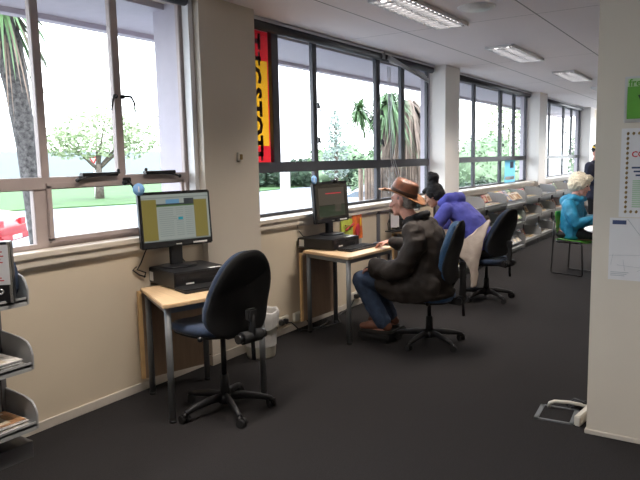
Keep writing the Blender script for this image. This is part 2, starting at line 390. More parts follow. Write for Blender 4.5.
# handles on the dark windows
for (w_, ys) in ((w2, (5.46, 6.83)), (w3, (11.46,)), (w4, (16.30,))):
    for yy in ys:
        for zz in (1.78, 2.12):
            mb = MB(); mb.box(GX+.04, GX+.062, yy-.012, yy+.012, zz-.03, zz+.03, bev=.004); mb.tube([(GX+.065, yy, zz+.02), (GX+.075, yy+.01, zz-.06)], .007)
            mb.build('handle', M['bezel'], w_)

# rolled blinds at the heads of the dark windows
BL = []
for k, (a, b, g_) in enumerate(((4.27, 6.75, 1), (6.78, 8.24, 1), (8.84, 13.0, 0), (13.7, 18.0, 0), (-2.5, 3.56, 0))):
    lab = ['rolled dark blind over the window with the red and yellow banner', 'rolled dark blind beside the second wall column with a slat hanging loose', 'rolled dark blind over the third window', 'rolled dark blind over the farthest window', 'rolled dark blind over the taupe framed window'][k]
    z0 = 2.722 if k < 4 else 2.735
    x0 = -.105 if k < 4 else -.035
    t = thing('roller_blind', lab, 'blind', (x0, (a+b)/2, z0), group='rolled up blinds')
    L = (b-a)/2
    mb = MB(); mb.tube([(0, -L, .03), (0, L, .03)], .042, seg=14); mb.build('rolled_fabric', M['blind'], t)
    mb = MB(); mb.box(.0, .05, -L, L, .076, .082); mb.box(.045, .05, -L, L, .055, .085); mb.box(-.01, .05, -L, -L+.01, .0, .085); mb.box(-.01, .05, L-.01, L, .0, .085); mb.build('head_rail', M['alu'], t); BL.append(t)
# broken slat hanging in window 2
mb = MB()
for k in range(5):
    mb.box(-.014, .014, -.60+k*.01, .56-k*.04, -.004, .004, T=TR((-.05, 7.46, 2.675), (R(-9+k*1.7), 0, 0)) @ TR((0, 0, 0)))
mb.box(-.02, -.01, -.60, .60, -.016, .016, T=TR((-.05, 7.46, 2.66), (R(-8), 0, 0)))
o = mb.build('loose_slats', M['alu'], BL[1]); o.location = -BL[1].location
mb = MB()
for k in range(3): mb.tube([(-.10, 6.93+k*.035, 2.66), (-.09, 6.94+k*.04, 2.1), (-.08, 6.97+k*.05, 1.55), (-.06, 7.05+k*.08, 1.30)], .004, seg=6)
o = mb.build('cord', M['alu'], BL[1]); o.location = -BL[1].location
# crumpled clear wrap hanging on the cords
mb = MB(); random.seed(3)
for k in range(16):
    y = 6.93+random.uniform(-.09, .10); z = 1.40+random.uniform(-.02, .10)
    mb.tube([(-.07, y, z), (-.06+random.uniform(-.02, .02), y+random.uniform(-.05, .05), z-.10), (-.05, y+random.uniform(-.09, .09), z-random.uniform(.18, .27))], [.003, .007, .003], seg=5)
o = mb.build('plastic_wrap', M['liner']); tag(o, 'crumpled clear plastic strips hanging by the window cords above the hat', 'plastic')

# right partition pier
struct(MB().box(2.782, 3.95, 3.742, 4.25, 0, CEIL).build('wall_pier', M['column']))
struct(MB().box(2.774, 3.958, 3.734, 4.258, 0, .026, bev=.003).build('trim_7', M['skirting']))

# ceiling lights
def ceiling_light(loc, label, L=1.36, W=.31):
    t = thing('ceiling_light', label, 'ceiling light', loc, group='recessed louvred ceiling lights')
    mb = MB(); h = .012
    for (a, b, c, d) in ((-W/2, W/2, -L/2, -L/2+.015), (-W/2, W/2, L/2-.015, L/2), (-W/2, -W/2+.015, -L/2, L/2), (W/2-.015, W/2, -L/2, L/2)): mb.box(a, b, c, d, -.03, -.0)
    mb.build('frame', M['fixture'], t)
    mb = MB(); mb.box(-W/2+.015, W/2-.015, -L/2+.015, L/2-.015, -.004, -.001); mb.build('reflector', M['louvre'], t)
    for s_ in (-1, 1):
        mb = MB(); mb.tube([(s_*.07, -L/2+.05, -.0135), (s_*.07, L/2-.05, -.0135)], .008, seg=8); mb.build('tube', M['tube'], t)
    mb = MB()
    mb.box(-.004, .004, -L/2+.015, L/2-.015, -.034, -.024); mb.box(-.115, -.111, -L/2+.015, L/2-.015, -.034, -.024); mb.box(.111, .115, -L/2+.015, L/2-.015, -.034, -.024)
    k = int(L/.085)
    for i in range(1, k): y = -L/2+L*i/k; mb.box(-W/2+.015, W/2-.015, y-.006, y+.006, -.040, -.023)
    mb.build('louvre', M['fixture'], t)
    ld = bpy.data.lights.new('lamp_light', 'AREA'); ld.shape = 'RECTANGLE'; ld.size = .26; ld.size_y = L-.1; ld.energy = LAMP_W; ld.color = (1.0, .90, .80); ld.spread = R(112)
    lo = bpy.data.objects.new('lamp_light', ld); COL.objects.link(lo); lo.parent = t; lo.location = (0, 0, -.04)
    return t
l0 = ceiling_light((1.12, 5.20, CEIL), 'nearest louvred ceiling light, largest at the top of the picture')
dup(l0, (1.12, 7.93, CEIL), label='second louvred ceiling light, between the largest and the pinkish small one')
dup(l0, (1.19, 10.72, CEIL), label='third louvred ceiling light from the camera, small and pinkish')
dup(l0, (1.22, 13.5, CEIL), label='fourth louvred ceiling light from the camera, above the far windows')
dup(l0, (1.22, 16.3, CEIL), label='farthest louvred ceiling light above the end of the room')
dup(l0, (2.02, 13.3, CEIL), label='small bright ceiling light just left of the wall pier')
for k, (x, y) in enumerate(((1.12, 2.3), (1.12, -.6), (4.7, -.6), (4.7, 2.3), (4.7, 5.2), (4.7, 8.0), (4.7, 10.8), (4.7, 13.6), (7.2, 2.3), (7.2, 6.5), (7.2, 11))):
    dup(l0, (x, y, CEIL), label='louvred ceiling light outside the picture')
# round vent
mb = MB(); mb.lathe([(0, -.022), (.09, -.022), (.10, -.018), (.14, -.016), (.155, -.006), (.155, 0)], seg=36)
o = mb.build('ceiling_speaker', M['fixture']); o.location = (1.55, 5.31, CEIL); tag(o, 'round white flush disc in the ceiling beside the largest light', 'ceiling disc')

# wall fittings
t = thing('thermostat', 'small cream thermostat high on the first wall column', 'thermostat', (.055, 4.0, 1.62))
MB().box(0, .02, -.028, .028, -.035, .035, bev=.004).build('body', M['offwhite'], t)
MB().box(.02, .028, -.012, .018, -.024, .02, bev=.003).build('dial', M['gold'], t)
def outlet(y, z, label, plug=True, L=.12):
    t = thing('power_outlet', label, 'power outlet', (0.016, y, z), group='power outlets low on the window wall')
    MB().box(0, .028, -L, L, -.038, .038, bev=.004).build('face_plate', M['offwhite'], t)
    if plug:
        MB().box(.028, .075, -.045, -.005, -.025, .02, bev=.006).build('plug', M['black'], t); MB().box(.028, .07, .02, .06, -.025, .02, bev=.006).build('plug', M['black'], t)
outlet(4.85, .13, 'white outlet with black plugs between the bin and the second desk')
outlet(4.52, .14, 'white outlet on the wall just right of the waste bin')
outlet(5.86, .125, 'white outlet on the wall under the second desk', True)
# joint strip under window 2
o = MB().box(0, .012, 6.43, 6.50, .076, .985).build('wall_strip', M['frame_mid']); tag(o, 'vertical grey strip on the wall below the second window', 'wall strip')

# ================================================================== DESKS
def desk(loc, rz, wf, wb, d, h, label):
    t = thing('computer_desk', label, 'desk', loc, rz, 'trapezoid computer desks')
    # local: x=0 back, x=d front ; y along wall
    def off(p, e):
        return p
    ov = .035
    poly = [(-ov, -wb/2-ov), (d+ov*.7, -wf/2-ov*1.2), (d+ov*1.1, -wf/2-ov*.2), (d+ov*1.1, wf/2+ov*.2), (d+ov*.7, wf/2+ov*1.2), (-ov, wb/2+ov)]
    MB().prism(poly, .024, M['beech'], bev=.004, T=TR((0, 0, h-.024))).build('desktop', None, t)
    mb = MB(); fr = [(0, -wb/2, 0), (d, -wf/2, 0), (d, wf/2, 0), (0, wb/2, 0), (0, -wb/2, 0)]
    for a, b in zip(fr, fr[1:]):
        a = Vector(a); b = Vector(b); L = (b-a).length; ang = math.atan2(b.y-a.y, b.x-a.x)
        mb.box(0, L, -.012, .012, h-.062, h-.025, T=TR(a, (0, 0, ang)))
    mb.build('frame', M['steel'], t)
    for (x, y) in ((0, -wb/2), (0, wb/2), (d, -wf/2), (d, wf/2)):
        mb = MB(); mb.tube([(x, y, .012), (x, y, h-.026)], .021, M['steel'], seg=14); mb.tube([(x, y, 0), (x, y, .014)], .024, M['black'], seg=14); mb.build('leg', None, t)
    mb = MB(); mb.box(-.075, -.057, -wb/2-.02, wb/2+.05, .10, h-.03, M['panel_wood']); mb.box(-.076, -.056, -wb/2-.045, -wb/2-.018, .10, h-.026, M['beech_edge']); mb.build('back_panel', None, t)
    return t
desk((.185, 3.125, 0), R(-16.9), .68, .43, .54, .745, 'beech topped desk nearest the camera, holding the lit monitor')
desk((.19, 4.99, 0), R(-3), .70, .42, .53, .765, 'beech topped desk where the man in the brown hat sits')
desk((.20, 6.83, 0), R(-2), .70, .42, .53, .75, 'beech topped desk in front of the woman in the violet hoodie')

# ------------------------------------------------------------------ computers
def pc(loc, rz, label, L=.38, W=.345, H=.10):
    t = thing('desktop_computer', label, 'computer', loc, rz, 'black desktop computer cases')
    MB().box(-W/2, W/2, -L/2, L/2, .006, H, M['black'], bev=.005).build('case', None, t)
    mb = MB(); mb.box(W/2, W/2+.008, -L/2+.004, L/2-.004, .01, H-.004, M['bezel'], bev=.003)
    mb.box(W/2+.008, W/2+.010, -.02, .16, .066, .084, M['black_matt']); mb.box(W/2+.008, W/2+.011, .12, .15, .03, .045, M['chrome']); mb.box(W/2+.008, W/2+.010, -.13, -.07, .03, .04, M['sticker'])
    for k in range(5): mb.box(W/2+.008, W/2+.0095, -.16+k*.012, -.153+k*.012, .055, .088, M['black_matt'])
    mb.build('front_panel', None, t)
    mb = MB(); mb.box(-W/2+.02, -W/2+.075, -L/2-.001, -L/2+.001, .022, .085, M['sticker']); mb.build('sticker', None, t)
    mb = MB(); mb.box(W/2-.05, W/2-.012, .07, .16, H, H+.001, M['sticker']); mb.build('sticker', None, t)
    mb = MB()
    for sx_ in (-1, 1):
        for sy_ in (-1, 1): mb.tube([(sx_*.13, sy_*.15, 0), (sx_*.13, sy_*.15, .008)], .012, M['black_matt'])
    mb.build('feet', None, t)
    return t
def monitor(loc, rz, label, number, on=True, W=.53, H=.375, zc=.33, badge_side=-1):
    t = thing('computer_monitor', label, 'monitor', loc, rz, 'flat black monitors')
    # screen faces +x ; centre at z=zc above base
    mb = MB(); mb.pad(rrect(.27, .20, .09, 6), .014, M['bezel'], T=TR((0, 0, .008), (0, R(-90), R(0)))); mb.build('base', None, t)
    mb = MB(); mb.prism([(-.018, -.045), (.018, -.045), (.018, .045), (-.018, .045)], .20, M['bezel'], bev=.006, T=TR((-.03, 0, .01))); mb.build('stand_neck', None, t)
    tilt = R(-4)
    T = TR((0, 0, zc), (0, tilt, 0))
    mb = MB(); mb.box(-.03, .012, -W/2, W/2, -H/2, H/2, M['bezel'], bev=.008, T=T); mb.box(-.055, -.03, -W/3, W/3, -H/3, H/3, M['black_matt'], bev=.01, T=T)
    mb.box(.012, .014, W/2-.16, W/2-.05, -H/2+.012, -H/2+.024, M['sticker'], T=T)
    mb.box(.012, .014, -.022, .022, -H/2+.014, -H/2+.022, M['chrome'], T=T); mb.build('housing', None, t)
    sw, sh = W-.035, H-.065; z0 = .012
    mb = MB()
    def q(y0, y1, a, b, mm, e=0):
        x = .0128+e; mb.quad([(x, y0*sw, z0+a*sh), (x, y1*sw, z0+a*sh), (x, y1*sw, z0+b*sh), (x, y0*sw, z0+b*sh)], mm, T)
    if on:
        q(-.5, .5, -.5, .5, M['scr_grey'])
        q(-.5, -.29, -.47, .40, M['scr_olive'], .0004); q(.27, .47, -.47, .36, M['scr_olive'], .0004); 
        q(-.29, .27, .24, .29, M['scr_green'], .0005); q(-.29, .27, .27, .30, M['scr_dark'], .0006); q(-.15, .05, .30, .39, M['scr_blue'], .0005); q(.12, .27, .29, .40, M['scr_dark'], .0005)
        q(.02, .09, -.06, .0, M['scr_teal'], .0006)
        q(-.5, .5, -.5, -.47, M['scr_line'], .0006); q(-.5, .5, .42, .44, M['scr_line'], .0006)
        for k in range(14):
            zz = .19-k*.045
            if -.08 < zz < .02: q(-.26, 0, zz, zz+.010, M['scr_line'], .0005)
            else:
                q(-.26, -.05, zz, zz+.010, M['scr_line'], .0005); q(-.01, .10, zz, zz+.010, M['scr_line'], .0005)
            q(.13, .25, zz, zz+.010, M['scr_line'], .0005)
    else:
        q(-.5, .5, -.5, .5, M['screen_off']); q(-.42, .40, -.12, .38, M['scr2'], .0004); q(-.42, .40, -.46, -.14, M['scr2b'], .0004); q(.08, .28, -.34, -.06, M['scr2'], .0006)
        q(-.2, .3, .2, .23, M['text_red'], .0006)
    mb.build('screen', None, t)
    if number:
        Tb = T @ TR((.016, -W/2+.008, H/2+.022))
        mb = MB(); mb.lathe([(0, -.001), (.042, -.001), (.042, .001), (0, .001)], M['badge'], 28, T=Tb @ TR((0, 0, 0), (0, R(90), 0)))
        bd = mb.build('number_badge', None, t)
        mb = MB(); text_into(mb, number, .05, M['white'], Tb @ Matrix(((0, 0, 1, .0016), (1, 0, 0, 0), (0, 1, 0, 0), (0, 0, 0, 1))), bold=.0015)
        mb.build('number', None, bd)
    return t
def keyboard(loc, rz, label):
    t = thing('keyboard', label, 'keyboard', loc, rz, 'black keyboards')
    mb = MB(); mb.prism(rrect(.16, .45, .012, 3), .016, M['black'], bev=.003, T=TR((0, 0, .002), (0, R(2), 0))); mb.build('base', None, t)
    mb = MB()
    for r_ in range(6):
        for c_ in range(22):
            if c_ in (15, 18) and r_ < 6: continue
            if r_ == 5 and 4 <= c_ <= 9 and c_ != 4: continue
            x = -.064+(r_)*.0232*1.0; y = -.212+c_*.0197
            if r_ == 5 and c_ == 4: mb.box(x-.009, x+.009, y-.008, y+.107, .016, .024, M['black_matt'])
            else: mb.box(x-.009, x+.009, y-.008, y+.008, .016, .025, M['black_matt'])
    mb.build('keys', None, t); return t
def mouse(loc, rz, label):
    t = thing('computer_mouse', label, 'mouse', loc, rz, 'black mice')
    mb = MB(); mb.ball((0, 0, .012), (.055, .03, .02), M['black'], 3)
    for v in mb.bm.verts: v.co.z = max(v.co.z, 0)
    mb.build('shell', None, t); MB().tube([(-.03, -.003, .03), (-.03, .003, .03)], .007, M['grey_metal']).build('wheel', None, t); return t

pc((.235, 3.20, .745), R(-16.9), 'black desktop computer under the lit monitor on the nearest desk', L=.42, W=.39, H=.115)
monitor((.165, 3.175, .86), R(-16.9), 'black monitor showing a web page between olive bars, badge 1', '1', True, W=.545, H=.385, zc=.335)
keyboard((.505, 3.125, .745), R(-16.9), 'black keyboard on the nearest desk behind the empty chair')
pc((.225, 5.05, .765), R(-3), 'black desktop computer on the desk of the man in the hat', L=.43, W=.40)
monitor((.17, 5.20, .865), R(-5), 'black dim monitor with badge 2 facing the man in the hat', '2', False, W=.53, H=.39, zc=.315)
keyboard((.535, 5.06, .765), R(-3), 'black keyboard by the hand of the man in the hat')
mouse((.60, 5.34, .765), R(180), 'black mouse beside the keyboard of the man in the hat')
pc((.20, 6.95, .75), R(-2), 'black desktop computer hidden behind the man in the hat')
monitor((.14, 7.0, .85), R(-5), 'black monitor in front of the woman in violet, behind the hat', None, False, W=.46, H=.33, zc=.26)
# webcam on monitor 2
t = thing('webcam', 'small black webcam clipped on top of the dim monitor', 'webcam', (.17, 5.26, 1.375), R(-5))
MB().box(-.02, .02, -.04, .04, .0, .018, M['black'], bev=.006).build('body', None, t)
MB().ball((.018, 0, .010), .009, M['chrome']).build('lens', None, t)
# leaflet with orange and lime print leaning on wall
t = thing('leaflet_holder', 'orange and lime leaflet standing against the wall right of the dim monitor', 'leaflet', (.03, 5.80, .63), 0)
mb = MB(); mb.box(0, .008, -.18, .05, .10, .33, M['lime'], T=TR(rot=(0, R(-3), 0))); mb.box(.001, .010, .05, .25, .10, .38, M['orange'], T=TR(rot=(0, R(-3), 0)))
mb.build('cover', None, t)
mb = MB(); mb.ball((.012, .13, .20), (.004, .05, .07), M['text_red']); mb.ball((.012, .19, .28), (.004, .02, .05), M['banner_yellow']); mb.tube([(.012, -.12, .22), (.012, .05, .28)], .008, M['text_red']); mb.tube([(.012, -.13, .27), (.012, .02, .25)], .008, M['gold'])
mb.build('print', None, t)
mb = MB(); mb.box(-.014, .0, -.16, .23, .0, .12, M['grey_metal']); mb.box(.0, .03, -.16, .23, .0, .01, M['grey_metal']); mb.build('bracket', None, t)
# black framed stand beyond
t = thing('document_stand', 'black wire framed stand behind the collar of the man in the hat', 'stand', (.16, 6.55, .75), R(-20))
mb = MB()
mb.tube([(0, -.06, .02), (0, -.06, .22), (0, .09, .22), (0, .09, .02), (0, -.06, .02)], .008); mb.tube([(0, -.06, .16), (.0, -.09, .10), (.02, -.10, .02)], .007); mb.box(-.06, .06, -.08, .11, 0, .012)
mb.build('wire_frame', M['bezel'], t); MB().box(-.004, .004, -.05, .08, .05, .20).build('card', M['paper'], t)

# cables
mb = MB(); mb.tube([(-.02+.04, 3.30, 1.07), (.02, 3.36, 1.02), (.03, 3.33, .90), (.0+.03, 3.42, .80), (.03, 3.44, .60), (.03, 3.40, .3), (.03, 3.5, .10), (.05, 4.0, .02), (.05, 4.45, .10)], .005, seg=6)
mb.tube([(.02, 3.08, 1.05), (.012, 3.02, .98), (.015, 2.97, .90), (.02, 2.93, .86), (.025, 3.0, .83), (.03, 2.98, .80)], .005, seg=6)
mb.tube([(.015, 2.93, .88), (.012, 2.90, .86), (.015, 2.95, .82), (.02, 3.0, .80)], .005, seg=6)
o = mb.build('computer_cable', M['bezel']); tag(o, 'black cables looping behind the lit monitor on the nearest desk', 'cable')
mb = MB(); mb.tube([(.055, 4.87, .11), (.10, 4.90, .03), (.16, 4.75, .012), (.22, 4.9, .010), (.25, 5.2, .010), (.12, 5.35, .012), (.08, 5.7, .05), (.05, 5.84, .11)], .006, seg=6)
o = mb.build('computer_cable', M['bezel']); tag(o, 'black cables on the carpet and wall around the second desk', 'cable'); mb = MB()
mb.tube([(.055, 4.54, .13), (.10, 4.60, .12), (.13, 4.66, .05), (.10, 4.72, .012), (.18, 4.95, .01), (.14, 5.15, .01)], .006, seg=6)
o = mb.build('computer_cable', M['bezel']); tag(o, 'black cable hanging from the outlet right of the waste bin', 'cable'); mb = MB()
mb.tube([(.02, 4.83, 1.0), (.012, 4.87, .93), (.02, 4.93, .87), (.03, 4.98, .86)], .004, seg=6)
o = mb.build('computer_cable', M['bezel']); tag(o, 'thin black cable on the wall below the sill left of the dim monitor', 'cable')

# waste bin
t = thing('waste_bin', 'cream plastic waste bin with a white liner, behind the empty chair', 'waste bin', (.235, 3.98, 0))
MB().lathe([(0, .003), (.105, .003), (.112, .0), (.118, .02), (.142, .36), (.150, .365), (.150, .375), (.138, .372), (.110, .02), (0, .012)], M['bin_plastic'], 36).build('bucket', None, t)
mb = MB(); mb.lathe([(.128, .10), (.134, .37), (.150, .385), (.156, .375), (.154, .33), (.151, .29), (.149, .26)], M['liner'], 60)
for v in mb.bm.verts:
    a = math.atan2(v.co.y, v.co.x); rr = Vector((v.co.x, v.co.y)).length; k = 1
    if v.co.z < .36 and rr > .145: k = 1+.018*math.sin(a*9)+.012*math.sin(a*17+1); v.co.z += .018*math.sin(a*3)
    elif v.co.z > .36: k = 1+.01*math.sin(a*13); v.co.z += .006*math.sin(a*7)
    v.co.x *= k; v.co.y *= k
mb.build('liner', None, t)

# ================================================================== OFFICE CHAIRS
def office_chair(loc, rz, label, fabric, seat_h=.47, back_lo=.52, back_hi=.98, base_rot=0, lean=6, bw=.43, so=.02):
    t = thing('office_chair', label, 'office chair', loc, rz, 'blue swivel office chairs')
    # base
    mb = MB(); mb.tube([(0, 0, .055), (0, 0, .11)], [.045, .04], M['black'], 16)
    for k in range(5):
        a = base_rot+k*2*PI/5; c, s = math.cos(a), math.sin(a)
        mb.tube([(c*.02, s*.02, .095), (c*.12, s*.12, .095), (c*.22, s*.22, .080), (c*.295, s*.295, .062)], [.030, .027, .022, .016], M['black'], 10, r2=.016)
    mb.build('star_base', None, t)
    for k in range(5):
        a = base_rot+k*2*PI/5; c, s = math.cos(a), math.sin(a); b = a+.8+k
        T = TR((c*.295, s*.295, 0), (0, 0, b))
        mb = MB()
        for s_ in (-1, 1): mb.tube([(.012, s_*.008, .026), (.012, s_*.027, .026)], .026, M['black_matt'], 14, T=T)
        mb.tube([(0, 0, .030), (0, 0, .07)], .008, M['bezel'], 8, T=T); mb.tube([(.0, -.022, .05), (.0, .022, .05)], .012, M['bezel'], 8, T=T)
        mb.build('castor', None, t)
    mb = MB(); mb.tube([(0, 0, .09), (0, 0, .24)], [.032, .028], M['black_matt'], 16); mb.tube([(0, 0, .24), (0, 0, seat_h-.07)], .017, M['bezel'], 14); mb.build('gas_column', None, t)
    mb = MB(); mb.box(-.14, .10, -.07, .07, seat_h-.085, seat_h-.045, M['black_matt'], bev=.01)
    mb.tube([(.0, -.06, seat_h-.06), (.0, -.22, seat_h-.065), (.0, -.26, seat_h-.075)], .007, M['bezel'], 8)
    mb.tube([(-.05, .06, seat_h-.06), (-.05, .2, seat_h-.065)], .007, M['bezel'], 8); mb.ball((-.05, .21, seat_h-.065), .018, M['bezel']); mb.build('mechanism', None, t)
    # seat
    def seat_out(w_, d_): 
        out = []
        for k in range(40):
            a = 2*PI*k/40; c, s = math.cos(a), math.sin(a); p = 2.9
            x = d_/2*math.copysign(abs(c)**(2/p), c); y = w_/2*math.copysign(abs(s)**(2/p), s)*(1+.06*x/(d_/2)); out.append((y, x))
        return out
    def bend_seat(v): # v: (thick, y, x)
        x, y, z = v.z, v.y, v.x
        z -= .10*max(0, x-.13)**1.0*(max(0, x-.13)/.1); z -= .012*(1-min(1, abs(y)/.2)); return (x, y, z)
    T = TR((so, 0, seat_h-.03)); mb = MB(); mb.pad(seat_out(.47, .46), .065, fabric, bend=bend_seat, T=T); st = mb.build('seat', None, t)
    mb = MB(); mb.pad(seat_out(.44, .43), .03, M['black_matt'], bend=bend_seat, T=TR((so, 0, seat_h-.062))); mb.build('seat_shell', None, st)
    # backrest: egg outline
    H = back_hi-back_lo
    def back_out(w_, h_):
        out = []
        for k in range(64):
            a = 2*PI*k/44; c, s = math.cos(a), math.sin(a)
            p = 2.6 if s > 0 else 4.0
            y = w_/2*math.copysign(abs(c)**(2/p), c); z = h_/2*math.copysign(abs(s)**(2/(2.5 if s > 0 else 3.6)), s)
            y *= (1-.30*max(0, (z/(h_/2)+.6)/1.6)**1.5)*(1-.04*max(0, -z/(h_/2))); out.append((y, z))
        return out
    ln = math.tan(R(lean))
    def bend_back(v):
        x, y, z = v; x += .10*(y/.22)**2*.35; x += .035*math.exp(-((z+H*.22)/.13)**2) - z*ln; return (x, y, z)
    bx_ = -.215
    mb = MB(); mb.pad(back_out(bw, H), .078, fabric, bend=bend_back, T=TR((bx_, 0, (back_lo+back_hi)/2))); bk = mb.build('backrest', None, t)
    mb = MB(); mb.pad(back_out(bw+.012, H+.012), .032, M['black_matt'], bend=bend_back, T=TR((bx_-.038, 0, (back_lo+back_hi)/2))); mb.build('back_shell', None, bk)
    # support bar with bracket and knob
    zt = back_lo+H*.30
    mb = MB(); mb.tube([(-.10, 0, seat_h-.062), (-.24, 0, seat_h-.072), (-.285, 0, seat_h-.03), (-.290, 0, zt-.06), (-.285-ln*.0, 0, zt)], [.030, .032, .030, .024, .018], M['black_matt'], 12, r2=.016)
    mb.box(-.305, -.262, -.035, .035, zt-.05, zt+.02, M['black_matt'], bev=.008); mb.build('back_bar', None, t)
    mb = MB(); mb.tube([(-.275, -.07, seat_h-.05), (-.275, .07, seat_h-.05)], .038, M['black_matt'], 16); mb.tube([(-.275, .07, seat_h-.05), (-.275, .105, seat_h-.05)], .028, M['bezel'], 12); mb.tube([(-.275, -.105, seat_h-.05), (-.275, -.07, seat_h-.05)], .028, M['bezel'], 12)
    mb.tube([(-.29, 0, seat_h-.07), (-.295, 0, seat_h-.19)], .013, M['black_matt'], 10); mb.build('tilt_knob', None, t)
    return t
# heading: local +x faces forward
office_chair((.755, 2.955, 0), R(170), 'empty navy swivel chair at the nearest desk, black back shell towards the camera', M['navy_fabric'], .585, .53, 1.055, base_rot=R(-31.7-170), lean=9, bw=.49, so=.10)
office_chair((1.28, 4.98, 0), R(186), 'blue swivel chair the man in the brown hat sits on', M['blue_fabric'], .455, .55, 1.06, base_rot=R(-28-186), lean=5, bw=.43)
office_chair((1.13, 6.90, 0), R(165), 'swivel chair with a black back and a beige garment, where the hooded woman sits', M['navy_fabric'], .48, .50, 1.02, base_rot=R(-36-165), lean=14, bw=.44)

# ================================================================== GREEN CHAIR, TABLES
def green_chair(loc, rz, label):
    t = thing('cafe_chair', label, 'chair', loc, rz)
    for s_ in (-1, 1):
        y = s_*.215
        MB().tube([(-.215, y, .72), (-.225, y, .46), (-.245, y, .03), (-.235, y, .011), (-.20, y, .011), (.16, y, .011), (.195, y, .013), (.20, y, .03), (.185, y, .40), (.175, y, .425), (.14, y*.9, .432), (-.2, y*.9, .432)], .0095, M['bezel'], 10).build('leg', None, t)
    mb = MB(); mb.tube([(.10, -.2, .425), (.10, .2, .425)], .008, M['bezel']); mb.tube([(-.15, -.2, .425), (-.15, .2, .425)], .008, M['bezel']); mb.build('cross_bar', None, t)
    def pl(W, D, bend, T, nm):
        mb = MB(); mb.pad([(a, b) for a, b in rrect(W, D, .06, 6)], .012, M['green_plastic'], bend=bend, T=T, rim=.9); mb.build(nm, None, t)
    pl(.44, .43, lambda v: (v.z, v.y, v.x+.5*(v.y)**2-(.25*max(0, v.z-.12))), TR((.0, 0, .447)), 'seat')
    pl(.43, .30, lambda v: (v.x+1.1*v.y**2-.05-v.z*.12, v.y, v.z), TR((-.19, 0, .685)), 'backrest')
    return t
green_chair((1.67, 8.97, 0), R(-18), 'lime green sled base chair the woman in turquoise sits on')
def round_table(loc, rz, label, r_=.5):
    t = thing('round_table', label, 'table', loc, rz, 'round white tables')
    MB().lathe([(0, .705), (r_-.01, .705), (r_, .712), (r_, .725), (r_-.006, .730), (0, .730)], M['white'], 48).build('tabletop', None, t)
    for k in range(4):
        a = R(45+90*k); c, s = math.cos(a), math.sin(a)
        MB().tube([(c*(r_-.13), s*(r_-.13), 0), (c*(r_-.14), s*(r_-.14), .706)], .018, M['white'], 12).build('leg', None, t)
    mb = MB()
    for k in range(4):
        a, b = R(45+90*k), R(135+90*k); q = r_-.14; mb.tube([(math.cos(a)*q, math.sin(a)*q, .69), (math.cos(b)*q, math.sin(b)*q, .69)], .012, M['white'], 8)
    mb.build('frame', None, t); return t
round_table((2.44, 8.02, 0), R(10), 'near white round table cut off by the wall pier')
round_table((2.36, 9.16, 0), R(10), 'second white round table, in front of the woman in turquoise', .48)

# ================================================================== MAGAZINE RACKS
def side_panel(mb, y, x0, x1, z0, hgt, th=.012, slope=.0, m_=None):
    # curved-top end panel in the xz plane
    pts = [(x0, z0-.03), (x1, z0-.03-slope)]
    pts += [(x1+.004, z0+hgt*.35-slope), (x1-.012, z0+hgt*.62), (x1-.04, z0+hgt*.80), (x1-.10, z0+hgt*.90), (x0, z0+hgt)]
    T = Matrix(((1, 0, 0, 0), (0, 0, -1, y+th/2), (0, 1, 0, 0), (0, 0, 0, 1)))
    mb.prism(pts, th, m_, bev=.003, T=T)
def rack(y0, y1, label, levels, depth=.31, x0=.02, back=True, sloped=False, hgt=.17, topz=1.0, end=True):
    t = thing('magazine_rack', label, 'magazine rack', (0, 0, 0), 0, 'grey magazine racks along the window wall')
    for yy in (y0, y1-.03): MB().box(x0, x0+.03, yy, yy+.03, 0, topz, M['grey_dark']).build('upright', None, t)
    if back: MB().box(x0+.005, x0+.012, y0+.03, y1-.03, .10, topz-.02, M['grey_metal']).build('back_panel', None, t)
    for lv, z in enumerate(levels):
        mb = MB(); sl = .06 if sloped else 0
        T = TR((x0+.03, 0, z+(.0)), (0, math.atan2(sl, depth), 0))
        mb.box(0, depth, y0+.012, y1-.012, -.012, 0, M['grey_metal'], T=T); mb.box(depth-.006, depth, y0+.012, y1-.012, -.034, .012, M['grey_metal'], T=T)
        sh = mb.build('shelf', None, t)
        for yy in (y0+.006, y1-.006):
            mb = MB(); side_panel(mb, yy, x0+.03, x0+.035+depth, z, hgt, slope=sl, m_=M['grey_metal']); mb.build('end_panel', None, sh)
        if not sloped and lv > 0:
            pass
    MB().box(x0+.01, x0+depth-.02, y0+.01, y1-.01, 0, .09, M['grey_dark']).build('plinth', None, t)
    return t
COVERS = [('red', (.45, .05, .04)), ('white', (.62, .60, .57)), ('blue', (.07, .16, .40)), ('brown', (.30, .16, .08)), ('yellow', (.60, .45, .08)), ('green', (.10, .26, .10)), ('dark', (.05, .05, .06)), ('pink', (.55, .25, .28)), ('cream', (.58, .50, .38)), ('grey', (.30, .31, .33))]
CM = {c: mat('cover_'+c, v, .4, var=.45, scale=22) for c, v in COVERS}
MAGME = {}
for c, _ in COVERS:
    mb = MB(); mb.box(-.105, .105, -.142, .142, 0, .006, CM[c]); mb.box(-.102, .1055, -.140, .140, .0012, .0048, M['paper']); 
    mb.box(-.085, -.06, -.11, .11, .006, .0066, M['paper'] if c != 'white' else M['text_red']); mb.box(-.04, .08, -.10, .07, .006, .0065, CM['cream' if c != 'cream' else 'brown'])
    o = mb.build('magazine'); MAGME[c] = o.data; bpy.data.objects.remove(o)
def magazine(loc, rot, c, label, group, sc=1):
    o = bpy.data.objects.new('magazine', MAGME[c]); COL.objects.link(o); o.location = loc; o.rotation_euler = rot; o.scale = (sc, sc, sc)
    tag(o, label, 'magazine', group)
